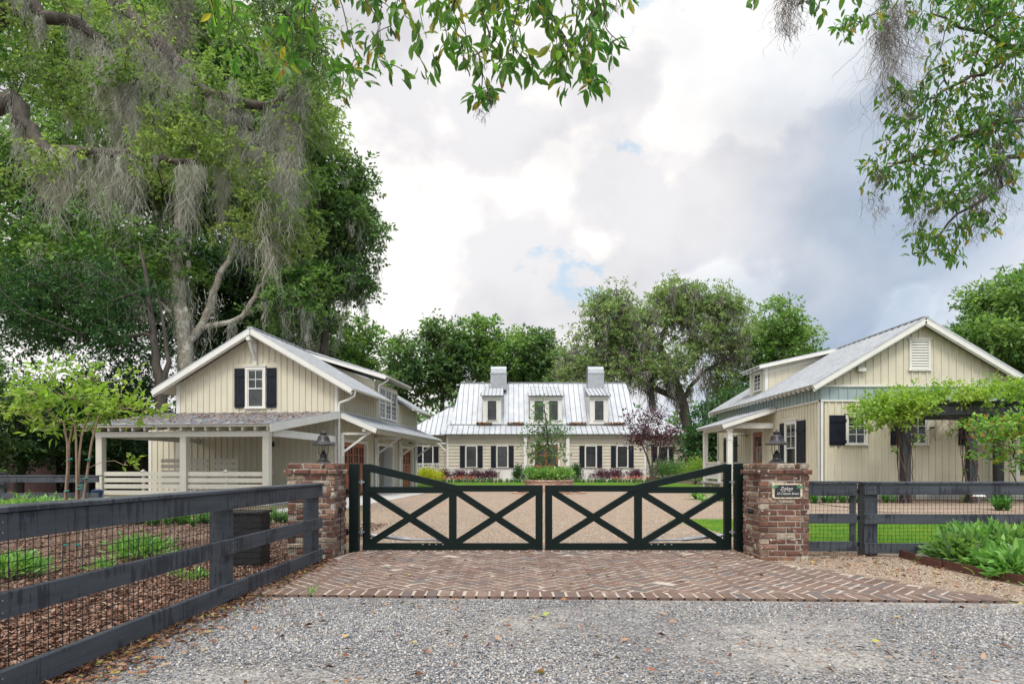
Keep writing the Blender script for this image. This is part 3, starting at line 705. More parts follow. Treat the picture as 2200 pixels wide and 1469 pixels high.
# roof
def rp(u, v, z): return (u, v, z)
ov = .72; el = ov + GW; zE = RZc - (cg + GW / 2 + GW / 2 + ov) * slope if False else RZc - (GW / 2 + ov) * slope
m = MB(); vF, vB = -.5, 12.4
roof_plane(m, [rp(ov, vF, zE), rp(ov, 4.6, zE), rp(cg, 4.6, RZc), rp(cg, vF, RZc)])
roof_plane(m, [rp(ov, 8.3, zE), rp(ov, vB, zE), rp(cg, vB, RZc), rp(cg, 8.3, RZc)])
roof_plane(m, [rp(-GW - ov, vF, zE), rp(-GW - ov, vB, zE), rp(cg, vB, RZc), rp(cg, vF, RZc)])
m.bar((cg, vF, RZc + .02), (cg, vB, RZc + .02), .22, .04); rf = m.build('roof', M['roof'], LH)
m = MB(); zD = 5.2; roof_plane(m, [rp(.55, 4.35, zD), rp(.55, 8.45, zD), rp(cg + .05, 8.45, RZc + .03), rp(cg + .05, 4.35, RZc + .03)], .42, .03); m.build('dormer_roof', M['roof'], LH)
m = MB()
for (v, sgn) in ((vF, 1), (vB, -1)):           # rake boards and soffits
    for s_ in (1, -1):
        e = Vector((cg + s_ * (GW / 2 + ov), v + .02 * sgn, zE - .13)); r_ = Vector((cg, v + .02 * sgn, RZc - .13)); m.bar(e, r_, .05, .17)
        e2 = e + Vector((0, .05 * sgn, -.09)); r2 = r_ + Vector((0, .05 * sgn, -.09)); m.bar(e2, r2, .05, .10)
e = Vector((.55, 4.36, zD - .1)); r_ = Vector((cg, 4.36, RZc - .10)); m.bar(e, r_, .05, .14)
e = Vector((.55, 8.44, zD - .1)); r_ = Vector((cg, 8.44, RZc - .10)); m.bar(e, r_, .05, .14)
build_each(m, 'rake_board', M['trim'], LH)
m = MB()
for s_ in (1, -1):
    a = Vector((cg + s_ * (GW / 2 + ov - .03), 0, zE - .06)); b = Vector((cg + s_ * .02, 0, RZc - .06)); 
    for (v0, v1) in ((-.42, 4.55), (8.35, 12.3)) if s_ == 1 else ((-.42, 12.3),):
        m.prism([a + Vector((0, v0, 0)), b + Vector((0, v0, 0)), b + Vector((0, v1, 0)), a + Vector((0, v1, 0))], (0, 0, -.02))
m.prism([(.5, 4.42, zD - .05), (cg, 4.42, RZc - .06), (cg, 8.38, RZc - .06), (.5, 8.38, zD - .05)], (0, 0, -.02))
m.build('soffit', M['soffit'], LH)
def gutter(parent, a, b, rad=.06):
    m = MB(); a, b = Vector(a), Vector(b); d = (b - a).normalized(); s_ = d.cross(Vector((0, 0, 1))); vs = []; fs = []
    for p in (a, b):
        for k in range(7): an = math.pi + math.pi * k / 6; vs.append(p + s_ * math.cos(an) * rad + Vector((0, 0, math.sin(an) * rad)))
        for k in range(7): an = 2 * math.pi - math.pi * k / 6; vs.append(p + s_ * math.cos(an) * (rad - .008) + Vector((0, 0, math.sin(an) * (rad - .008))))
    n = 14
    for k in range(n): fs.append((k, (k + 1) % n, n + (k + 1) % n, n + k))
    fs.append(tuple(range(n))); fs.append(tuple(range(2 * n - 1, n - 1, -1))); m.add(vs, fs)
    return m.build('gutter', M['trim'], parent)
gutter(LH, (ov + .05, vF, zE - .03), (ov + .05, 4.6, zE - .03)); gutter(LH, (ov + .05, 8.3, zE - .03), (ov + .05, vB, zE - .03)); gutter(LH, (.6, 4.35, zD - .03), (.6, 8.45, zD - .03))
downspout(LH, [(ov + .04, -.25, zE - .08), (ov + .03, -.25, zE - .28), (.5, -.22, zE - .42), (.14, -.12, zE - .52), (.09, -.10, zE - .7), (.09, -.10, .1)], .05)
downspout(LH, [(.6, 4.6, zD - .08), (.55, 4.6, zD - .2), (.15, 4.72, zD - .38), (.10, 4.75, zD - .5), (.10, 4.75, zE + .05)], .04)
# dormer window bank (three double sashes)
for i in range(3): window(LH, 5.12 + i * .95, 5.94 + i * .95, 3.42, 4.78, (0, 0, 0), 90, 2, 3, True, trim=.065, cap=(i == -1), sill=True, lowgrid=True, glass='curtain')
m = MB(); m.bar((cg - .02, -.04, RZc - .42), (cg - .02, -.62, RZc - .42), .13, .13); m.bar((cg - .02, -.05, RZc - 1.15), (cg - .02, -.5, RZc - .48), .10, .11); m.box(cg - .09, cg + .05, -.09, -.03, RZc - 1.35, RZc - .49)
m.build('gable_bracket', M['trim'], LH)
# lean-to over the garage doors
PW, PZ0, PZ1 = 1.5, 2.62, 3.24
m = MB(); roof_plane(m, [(PW, .02, PZ0), (PW, 11.6, PZ0), (.04, 11.6, PZ1), (.04, .02, PZ1)]); m.build('lean_to_roof', M['roof'], LH)
m = MB(); sl = (PZ1 - PZ0) / PW
for i in range(34):
    v = .12 + i * (11.4 / 33); m.bar((.05, v, PZ1 - .10), (PW - .05, v, PZ0 - .09), .05, .09)
build_each(m, 'rafter_tail', M['rail'], LH)
m = MB(); m.bar((.04, .0, PZ1 - .12), (PW, .0, PZ0 - .12), .04, .16); m.bar((.04, 11.62, PZ1 - .12), (PW, 11.62, PZ0 - .12), .04, .16); m.box(.95, 1.07, .05, 11.5, PZ0 - .13, PZ0 - .02); build_each(m, 'lean_to_beam', M['trim'], LH)
for v in (.28, 4.45, 8.35, 11.55):
    m = WB((0, 0, 0), 90); m.box(v - .11, v + .11, -.10, -.046, .02, PZ0 - .16)
    m.build('pilaster', M['trim'], LH)
    bracket(LH, (.06, 0, 0), 90, v, PZ0 - .2, 1.0, .72, .085)
m = MB(); m.lathe([(.004, 0), (.12, -.03), (.11, -.06), (.03, -.08)], (.7, 8.0, PZ0 - .22), 12); m.build('ceiling_lamp', M['black'], LH)
# porch in front of the gable
PF = -5.2; bz0, bz1 = 2.06, 2.225
m = MB(); roof_plane(m, [(-5.95, PF - .38, 2.435), (.12, PF - .38, 2.435), (.12, -.03, 3.22), (-6.9, -.03, 3.22)], .42, .03); m.build('porch_roof', M['rooflit'], LH, label='flat-pitched porch roof littered with brown leaves')
m = MB()
for i in range(16): u = -5.8 + i * .385; m.bar((u, PF + .55, 2.42), (u, PF - .3, 2.29), .06, .12)
m.box(-5.9, .08, PF - .345, PF - .325, 2.345, 2.40)
build_each(m, 'rafter_tail', M['rail'], LH)
m = MB(); m.box(-5.62, -.06, PF - .09, PF + .09, bz0, bz1 - .003); m.box(-.2, -.02, PF + .1, -.05, bz0 + .02, bz1 + .08); m.box(-5.6, -5.46, PF + .1, -.05, bz0, bz1)
m.bar((.10, PF - .36, 2.30), (.10, -.05, 3.10), .05, .24); build_each(m, 'porch_beam', M['trim'], LH)
m = MB(); m.prism([(-5.85, PF - .3, 2.39), (.05, PF - .3, 2.39), (.05, -.05, 3.15), (-6.8, -.05, 3.15)], (0, 0, -.012)); m.build('porch_ceiling', M['soffit'], LH)
for u in (-5.5, -2.78, -.18):
    m = MB(); m.bevbox(u - .1, u + .1, PF - .1, PF + .1, 0, bz0 - .002, .004); m.build('porch_post', M['rail'], LH)
for (a, b, v) in ((-5.39, -2.89, PF), (-2.67, -.29, PF), (-5.3, -3.6, -2.6), (-3.45, -2.5, -2.6)):
    m = MB()
    zb = 0 if v == PF else .42
    for k in range(5): m.box(a, b, v - .02, v + .02, zb + .12 + k * .19, zb + .25 + k * .19)
    uc = (a + b) / 2
    if v == PF or a < -4: m.box(uc - .04, uc + .04, v + .021, v + .09, zb, zb + 1.02); m.add([(uc - .06, v - .04, zb + 1.02), (uc + .06, v - .04, zb + 1.02), (uc + .06, v + .1, zb + 1.02), (uc - .06, v + .1, zb + 1.02), (uc, v + .03, zb + 1.09)], [(0, 1, 4), (1, 2, 4), (2, 3, 4), (3, 0, 4), (3, 2, 1, 0)])
    m.build('porch_railing', M['rail'], LH)
m = MB(); m.box(-5.7, 0, PF - .15, -.06, 0.0, .03); m.build('porch_floor', M['concrete'], LH)
m = MB(); m.box(-2.64, -2.46, -.17, -.05, 1.92, 2.1); m.build('wall_lamp', M['black'], LH)
m = MB(); m.box(-2.56, -2.49, -.055, -.036, .86, 1.0); m.build('switch_box', M['trim'], LH)
wall(LH, [(-7.75, .1), (-GW - .03, .1), (-GW - .03, 2.85), (-7.75, 2.85)], (0, .3, 0), 0, 'siding', .14, .24, label='low side wing wall')
m = MB(); m.box(-7.85, -GW - .16, .24, 5.5, 2.86, 3.0); m.box(-7.78, -7.66, .262, .3, .1, 2.85); m.build('side_wing_roof', M['trim'], LH)

# ================================================================= right house (cottage)
CX, CY = 11.02, 23.3
RH = thing('cottage', 'cream board and batten cottage with a pale blue-green panel band and a small side porch', 'house', (CX, CY, 0))
GW2, L2 = 7.08, 11.6; c2 = GW2 / 2; ov2 = .39; RZ2 = 6.42; zE2 = 4.07; sl2 = (RZ2 - zE2) / (c2 + ov2)
zt2 = lambda u: RZ2 - .14 - abs(u - c2) * sl2
wall(RH, [(0, .5), (GW2, .5), (GW2, 3.52), (0, 3.52)], (0, 0, 0), 0, 'siding', .15, .24, skip=[(.85, 1.72, 1.85, 3.15), (3.05, 3.88, 1.85, 3.15), (5.45, 6.4, 1.85, 3.15)], label='front wall of vertical boards')
wall(RH, [(0, 3.52), (GW2, 3.52), (GW2, 4.03), (0, 4.03)], (0, -.012, 0), 0, 'band', .16, .32, bw=.02, label='pale blue-green panel band')
wall(RH, [(.0, 4.03), (GW2, 4.03), (GW2, zt2(GW2)), (c2, RZ2 - .14), (0, zt2(0))], (0, 0, 0), 0, 'siding', .15, .27, skip=[(c2 - .42, c2 + .5, 4.55, 5.75)], label='gable wall of vertical boards')
m = MB(); m.box(-.03, .1, -.04, -.002, .3, 3.50); m.box(-.035, -.002, -.04, .12, .3, 3.50); m.box(GW2 - .1, GW2 + .03, -.04, -.002, .3, 3.5)
m.box(-.06, GW2 + .06, -.06, -.013, 3.49, 3.545); m.box(-.06, GW2 + .06, -.07, -.013, 4.01, 4.08); m.box(0, GW2, -.045, -.002, .28, .5)
m.box(-.06, -.013, -.06, L2, 3.49, 3.545)
build_each(m, 'corner_board', M['trim'], RH)
wall(RH, [(-L2, .5), (0, .5), (0, 3.52), (-L2, 3.52)], (0, 0, 0), -90, 'siding', .15, .24, skip=[(-3.3, -1.75, .8, 3.15), (-6.6, -5.2, .5, 2.95), (-10.4, -8.6, .8, 2.95)])
wall(RH, [(-L2, 3.52), (0, 3.52), (0, zE2 + .12), (-L2, zE2 + .12)], (-.012, 0, 0), -90, 'band', .16, .30, bw=.025)
m = MB(); m.box(.0, GW2, L2 - .15, L2, .4, 4.1); m.box(GW2 - .15, GW2 - .001, .16, L2 - .16, .4, 4.1)
m.prism([(0, L2 - .1, 4.1), (GW2, L2 - .1, 4.1), (c2, L2 - .1, RZ2 - .15)], (0, .1, 0)); m.build('wall', M['siding'], RH)
m = MB(); m.box(.1, GW2 - .1, .1, .2, 0, .3)
for i in range(5): m.box(.0 + i * 1.7, .45 + i * 1.7, -.01, .25, 0, .28)
build_each(m, 'foundation_pier', M['concrete'], RH)
window(RH, .97, 1.59, 1.98, 2.95, (0, 0, 0), 0, 2, 3, False, trim=.08); shutter(RH, .30, .92, 1.93, 3.0, (0, 0, 0), 0)
window(RH, 3.18, 3.78, 1.98, 2.95, (0, 0, 0), 0, 2, 3, False, trim=.08); shutter(RH, 2.5, 3.12, 1.93, 3.0, (0, 0, 0), 0)
window(RH, 5.6, 6.2, 1.98, 2.95, (0, 0, 0), 0, 2, 3, False, trim=.08); shutter(RH, 4.93, 5.55, 1.93, 3.0, (0, 0, 0), 0)
for u in (1.74, 3.94): 
    m = MB(); m.bar((u, -.03, 2.55), (u, -.16, 2.55), .11, .05); m.build('shutter_stop', M['black'], RH)
m = MB(); m.box(1.28, 1.55, -.18, -.03, 4.55, 4.66); m.add([(1.28, -.18, 4.66), (1.55, -.18, 4.66), (1.55, -.03, 4.76), (1.28, -.03, 4.76)], [(0, 1, 2, 3)]); m.build('wall_vent', M['trim'], RH)
m = MB(); m.box(c2 - .38, c2 - .3, -.06, -.002, 4.65, 5.62); m.box(c2 + .3, c2 + .38, -.06, -.002, 4.65, 5.62); m.box(c2 - .38, c2 + .38, -.06, -.002, 5.62, 5.70); m.box(c2 - .43, c2 + .43, -.1, -.002, 5.702, 5.74); m.box(c2 - .41, c2 + .41, -.08, -.002, 4.58, 4.65)
for k in range(10):
    z = 4.67 + k * .095; m.add([(c2 - .3, -.05, z), (c2 + .3, -.05, z), (c2 + .3, -.01, z + .09), (c2 - .3, -.01, z + .09)], [(0, 1, 2, 3)]); m.box(c2 - .3, c2 + .3, -.052, -.03, z - .006, z + .006)
m.build('gable_louvre', M['trim'], RH)
# side windows and door, facing the court
S = dict(org=(0, 0, 0), rz=-90)
window(RH, -2.85, -1.95, .95, 2.85, (0, 0, 0), -90, 2, 2, True, trim=.1); shutter(RH, -3.42, -2.97, .88, 2.92, (0, 0, 0), -90); shutter(RH, -1.84, -1.12, .88, 2.92, (0, 0, 0), -90)
window(RH, -9.9, -9.1, .95, 2.6, (0, 0, 0), -90, 2, 2, True, trim=.09); shutter(RH, -10.5, -10.0, .9, 2.65, (0, 0, 0), -90); shutter(RH, -9.0, -8.45, .9, 2.65, (0, 0, 0), -90)
m = WB(**S); m.box(-6.6, -6.4, -.06, -.002, .5, 2.72); m.box(-5.25, -5.1, -.06, -.002, .5, 2.72); m.box(-6.6, -5.1, -.06, -.002, 2.72, 2.86); m.build('door_frame', M['trim'], RH)
d = WB(**S); d.box(-6.39, -5.26, -.03, -.003, .5, 1.4); d.box(-6.39, -6.2, -.03, -.003, 1.401, 2.7); d.box(-5.45, -5.26, -.03, -.003, 1.401, 2.7); d.box(-6.2, -5.45, -.03, -.003, 2.5, 2.7); d.box(-5.84, -5.8, -.026, -.005, 1.401, 2.5); d.box(-6.2, -5.45, -.024, -.006, 1.9, 1.94)
do = d.build('front_door', M['wooddoor'], RH); g = WB(**S); g.box(-6.2, -5.45, -.012, -.004, 1.4, 2.5); g.build('pane', M['glass'], do)
m = WB(**S); m.tube([(-5.33, -.03, 1.42), (-5.33, -.09, 1.44), (-5.33, -.09, 1.60), (-5.33, -.03, 1.62)], .012, 6); m.build('handle', M['black'], do)
m = MB(); yl = 7.1; m.tube([(-.03, yl, 2.62), (-.55, yl, 2.62), (-.58, yl, 2.58), (-.58, yl, 2.28)], .014, 6); m.lathe([(.02, .12), (.04, .1), (.05, .06), (.17, .0), (.165, -.01), (.03, .03)], (-.58, yl, 2.15), 16); m.lathe([(.05, -.03), (.05, .03)], (-.04, yl, 2.62), 10)
m.build('barn_lamp', M['black'], RH)
# main roof
m = MB(); roof_plane(m, [(-ov2, -.4, zE2), (-ov2, L2 + .35, zE2), (c2, L2 + .35, RZ2), (c2, -.4, RZ2)], .40); roof_plane(m, [(GW2 + ov2, -.4, zE2), (GW2 + ov2, L2 + .35, zE2), (c2, L2 + .35, RZ2), (c2, -.4, RZ2)], .40)
m.bar((c2, -.4, RZ2 + .015), (c2, L2 + .35, RZ2 + .015), .2, .035); m.build('roof', M['roof'], RH)
m = MB()
for v in (-.37, L2 + .32):
    for s_ in (1, -1):
        e = Vector((c2 + s_ * (c2 + ov2), v, zE2 - .13)); r_ = Vector((c2, v, RZ2 - .13)); m.bar(e, r_, .05, .17)
        m.bar(e + Vector((0, .04 if v < 0 else -.04, -.10)), r_ + Vector((0, .04 if v < 0 else -.04, -.10)), .05, .08)
build_each(m, 'rake_board', M['trim'], RH)
m = MB()
for s_ in (1, -1):
    a = Vector((c2 + s_ * (c2 + ov2 - .02), 0, zE2 - .05)); b = Vector((c2 + s_ * .02, 0, RZ2 - .05)); m.prism([a + Vector((0, -.34, 0)), b + Vector((0, -.34, 0)), b + Vector((0, L2 + .3, 0)), a + Vector((0, L2 + .3, 0))], (0, 0, -.015))
m.build('soffit', M['soffit'], RH)
m = MB()
for i in range(30): v = -.2 + i * .405; m.bar((0, v, zE2 + .08), (-ov2 + .02, v, zE2 - .12), .05, .10)
build_each(m, 'rafter_tail', M['trim'], RH)
# shed dormer on the court side
dv0, dv1, dz, dx = 6.1, 8.0, 5.68, .42
m = MB(); roof_plane(m, [(dx - .4, dv0 - .35, dz), (dx - .4, dv1 + .3, dz), (c2 + .02, dv1 + .3, RZ2 + .03), (c2 + .02, dv0 - .35, RZ2 + .03)], .4, .03); m.build('dormer_roof', M['roof'], RH)
m = MB(); zl = lambda x: zE2 + (x + ov2) * sl2
tz = lambda x: dz - .1 + (x - dx + .4) * (RZ2 - dz) / (c2 - dx + .4)
for v, dd in ((dv0, .1), (dv1, -.1)): m.prism([(dx, v, zl(dx) - .05), (dx, v, tz(dx)), (c2 - .3, v, tz(c2 - .3)), (c2 - .3, v, zl(c2 - .3) - .1)], (0, dd, 0))
m.box(dx, dx + .1, dv0 + .11, dv1 - .11, zl(dx) - .05, tz(dx) - .01)
for k in range(9):
    x = dx + .15 + k * .3; m.box(x - .02, x + .02, dv0 - .02, dv0 - .001, zl(x) + .02, tz(x) - .02)
m.build('dormer_wall', M['siding'], RH)
m = MB(); e = Vector((dx - .4, dv0 - .33, dz - .08)); r_ = Vector((c2, dv0 - .33, RZ2 - .05)); m.bar(e, r_, .05, .13); m.bar(e + Vector((.3, .33, -.2)), Vector((c2 - .7, dv0 - .03, RZ2 - .42)), .03, .07)
for k in range(5): v = dv0 - .1 + k * .5; m.bar((dx, v, dz - .02), (dx - .37, v, dz - .11), .05, .08)
m.box(dx - .03, dx - .001, dv0 - .03, dv0 + .22, zl(dx), tz(dx) - .02); m.box(dx - .03, dx + .1, dv0 - .035, dv0 - .022, zl(dx) + .02, tz(dx) - .02); m.box(dx - .03, dx - .001, dv1 - .25, dv1, zl(dx), tz(dx) - .02)
build_each(m, 'dormer_trim', M['trim'], RH)
for a in (-7.42,): window(RH, a, a + .82, zl(dx) + .14, dz - .22, (dx, 0, 0), -90, 2, 2, True, trim=.06, cap=False, lowgrid=True)
# side porch
p0, p1, pe = 3.8, 7.75, -2.25
m = MB(); roof_plane(m, [(pe, p0, 2.95), (pe, p1, 2.95), (-.03, p1, 3.66), (-.03, p0, 3.66)], .4, .03); m.build('porch_roof', M['roof'], RH)
m = MB(); m.bar((pe, p0 + .02, 2.84), (-.03, p0 + .02, 3.55), .04, .18)
for k in range(11): v = p0 + .2 + k * .36; m.bar((pe + .5, v, 3.03), (pe + .02, v, 2.87), .05, .08)
build_each(m, 'rafter_tail', M['trim'], RH)
m = MB(); m.prism([(pe + .05, p0 + .05, 2.92), (-.03, p0 + .05, 3.62), (-.03, p1 - .05, 3.62), (pe + .05, p1 - .05, 2.92)], (0, 0, -.015)); m.build('porch_ceiling', M['soffit'], RH)
m = MB(); px_ = -1.86; m.box(px_ - .08, px_ + .08, p0 + .25, p1 - .1, 2.76, 2.98); m.box(px_ + .085, -.04, p0 + .27, p0 + .41, 2.78, 3.0); m.box(px_ + .085, -.04, p1 - .25, p1 - .11, 2.78, 3.0); build_each(m, 'porch_beam', M['trim'], RH)
for v in (p0 + .34, p0 + 1.95, p1 - .2):
    if v == p0 + 1.95: continue
    m = MB(); m.bevbox(px_ - .1, px_ + .1, v - .1, v + .1, 0, 2.755, .01); m.box(px_ - .12, px_ + .12, v - .12, v + .12, 2.3, 2.33); m.box(px_ - .12, px_ + .12, v - .12, v + .12, 2.68, 2.754); m.build('porch_post', M['trim'], RH)
m = MB(); m.box(px_ - .15, -.04, p0 + .2, p1, .42, .5); m.build('porch_floor', M['concrete'], RH)
m = MB()
for z in (.62, 1.32): m.box(px_ - .03, px_ + .03, p0 + 1.75, p1 - .31, z, z + .06)
for k in range(15): v = p0 + 1.8 + k * .122; m.box(px_ - .018, px_ + .018, v, v + .035, .681, 1.319)
m.box(px_ - .06, px_ + .06, p0 + 1.62, p0 + 1.74, .5, 1.42)
for z in (.62, 1.32): m.box(px_ + .1, -.05, p1 - .22, p1 - .16, z, z + .06)
for k in range(14): x = px_ + .15 + k * .12; m.box(x, x + .035, p1 - .21, p1 - .17, .681, 1.319)
m.build('porch_railing', M['trim'], RH)

# ================================================================= main house (facing the court)
MY = 54.0; SC = F / MY
MH = thing('main_house', 'long cream clapboard house with steep silver roof, two chimneys and three dormers', 'house', (2.85, MY, 0))
HW = 8.25; zE3 = 3.86
wx = [(-6.22, 1.0), (-3.65, 1.0), (3.67, 1.0), (6.28, 1.0)]
sk = [(a - .95, a + .95, 1.05, 3.0) for a, b in wx] + [(-1.9, 1.9, .3, 3.4)]
wall(MH, [(-HW, 1.0), (HW, 1.0), (HW, 3.62), (-HW, 3.62)], (0, 0, 0), 0, 'lap', .15, None, skip=sk, lap=.27, label='front wall of horizontal lap boards')
m = MB(); m.box(-HW, HW, -.02, .12, .02, .999); m.box(-HW, HW, -.05, -.021, .98, 1.05); m.box(-HW, HW, -.045, -.021, .02, .28); m.box(-HW, HW, -.05, .12, 3.62, 3.85)
m.box(-HW - .02, -HW + .14, -.05, -.0295, 1.051, 3.619); m.box(HW - .14, HW + .02, -.05, -.0295, 1.051, 3.619)
build_each(m, 'skirt_board', M['trim'], MH)
for a, _ in wx:
    window(MH, a - .40, a + .40, 1.16, 2.86, (0, -.045, 0), 0, 2, 4, True, trim=.08, glass='curtain', mull='mullion_dark', lowgrid=True)
    shutter(MH, a - .94, a - .53, 1.12, 2.92, (0, -.045, 0), 0); shutter(MH, a + .53, a + .94, 1.12, 2.92, (0, -.045, 0), 0)
m = MB()                                        # entry surround
for s_ in (-1, 1):
    m.box(s_ * 1.75 - .14, s_ * 1.75 + .14, -.35, -.03, .3, 3.6); m.box(s_ * 1.05 - .08, s_ * 1.05 + .08, -.1, -.03, .3, 3.0)
m.box(-1.13, 1.13, -.12, -.03, 3.0, 3.2); m.build('entry_surround', M['trim'], MH)
d = MB(); d.box(-.96, -.01, -.06, -.03, .4, 1.3); d.box(.01, .96, -.06, -.03, .4, 1.3)
for x in (-.96, -.16, .01, .81): d.box(x, x + .15, -.06, -.03, 1.301, 2.99)
for x in (-.81, .16): d.box(x, x + .65, -.058, -.031, 2.8, 2.99); d.box(x, x + .65, -.055, -.033, 2.1, 2.15)
do = d.build('front_door', M['wooddoor'], MH); g = MB(); g.box(-.81, .81, -.045, -.034, 1.3, 2.8); g.build('pane', M['glass'], do)
m = MB(); m.box(-1.6, 1.6, -1.2, -.36, 0, .3); m.box(-1.4, 1.4, -1.6, -1.21, 0, .15); m.build('entry_step', M['planterbrick'], MH)
# body behind, wings
m = MB(); m.box(-HW, HW, .16, 10.0, .1, 3.85); m.prism([(-HW + 1.0, 2.6, 3.85), (-HW + 1.0, 8.6, 3.85), (-HW + 1.0, 5.6, 8.0)], (.12, 0, 0)); m.prism([(HW - 1.0, 2.6, 3.85), (HW - 1.0, 8.6, 3.85), (HW - 1.0, 5.6, 8.0)], (-.12, 0, 0))
m.build('wall', M['lap'], MH, label='side and rear walls')
m = MB(); zB, yB = 4.76, 1.5; yR, zR = 5.5, 8.82
roof_plane(m, [(-HW - .5, -.6, zE3), (HW + .5, -.6, zE3), (HW + .15, yB, zB), (-HW - .15, yB, zB)], .45, rib=.05, ribw=.045)
m.build('skirt_roof', M['roof_far'], MH)
m = MB(); roof_plane(m, [(-HW + .15, yB - .05, zB + .05), (HW - .15, yB - .05, zB + .05), (HW - .75, yR, zR), (-HW + .75, yR, zR)], .45, rib=.05, ribw=.045)
roof_plane(m, [(-HW + .15, 9.6, zB + .05), (HW - .15, 9.6, zB + .05), (HW - .75, yR, zR), (-HW + .75, yR, zR)], .45, rib=.05, ribw=.045); m.bar((-HW + .72, yR, zR + .02), (HW - .72, yR, zR + .02), .2, .05); m.build('roof', M['roof_far'], MH)
# leaf litter caught at the roof break
rng = np.random.default_rng(5)
def litter_line(name, x0, x1, y, z, n, sp, parent=None):
    xs = []
    while len(xs) < n: c = rng.uniform(x0, x1); xs += list(c + rng.normal(size=rng.integers(8, 40)) * sp)
    xs = np.clip(np.array(xs[:n]), x0, x1); pos = np.stack([xs, y + rng.random(n) * -.16, z + rng.random(n) ** 2 * .14], 1)
    v, f = leaves(T_DIAMOND, pos, rng.normal(size=(n, 3)), np.full(n, .12), np.full(n, .07), rng); return np_obj(name, v, f, M['deadleaf'], parent)
m = MB(); m.bar((-HW + .1, yB - .08, zB + .02), (HW - .1, yB - .08, zB + .02), .1, .06); m.build('roof_flashing', M['roof_far'], MH)
for (a, b) in ((-5.8, -4.6), (-3.2, -1.9), (1.9, 3.4), (5.0, 6.6)): litter_line('leaf_litter', a, b, yB - .16, zB + .03, 420, .22, MH)
# dormers
def dormer(cx_, hw, y, zb, zt, roofz, yr, nwin):
    m = MB(); m.box(cx_ - hw, cx_ + hw, y, y + .12, zb - .15, zt)
    for s_ in (-1, 1): m.prism([(cx_ + s_ * hw, y + .13, zb - .2), (cx_ + s_ * hw, y + .13, zt), (cx_ + s_ * hw, y + 2.9, zt + .25), (cx_ + s_ * hw, y + 2.9, zb + 2.0)], (-s_ * .1, 0, 0))
    dw = m.build('dormer', M['trim'], MH)
    m = MB(); roof_plane(m, [(cx_ - hw - .22, y - .3, zt), (cx_ + hw + .22, y - .3, zt), (cx_ + hw + .08, yr, roofz), (cx_ - hw - .08, yr, roofz)], .36, .06, rib=.05, ribw=.045); m.build('roof', M['roof_far'], dw)
    m = MB(); m.box(cx_ - hw - .1, cx_ + hw + .1, y - .1, y - .001, zt - .28, zt - .07); m.box(cx_ - hw - .05, cx_ + hw + .05, y - .06, y - .001, zb - .2, zb - .02); m.build('cornice', M['trim'], dw)
    W_ = [cx_] if nwin == 1 else [cx_ - .62, cx_ + .62]
    for c in W_: window(MH, c - .37, c + .37, zb + .12, zt - .42, (0, y, 0), 0, 2, 2, True, trim=.06, cap=False, mull='mullion_dark', lowgrid=True, name='dormer_window')
dormer(-4.55, .78, 1.35, 5.0, 7.2, 8.45, 5.0, 1); dormer(4.55, .78, 1.35, 5.0, 7.2, 8.45, 5.0, 1); dormer(.05, 1.35, 1.35, 5.0, 7.2, 8.45, 5.0, 2)
for cx_ in (-4.05, 4.65):
    m = MB(); m.box(cx_ - .72, cx_ + .72, 4.2, 5.6, 8.0, 9.6); m.box(cx_ - .76, cx_ + .76, 4.16, 5.64, 9.45, 9.56)
    n = 8; pr = [(cx_ - .69, 4.2 + .7 - .66 * math.cos(math.pi * k / n), 9.6 + .62 * math.sin(math.pi * k / n) ** .6) for k in range(n + 1)]; m.prism(pr, (1.38, 0, 0)); m.box(cx_ - .85, cx_ + .85, 4.1, 4.18, 8.05, 8.2)
    m.build('chimney', M['chimney'], MH)
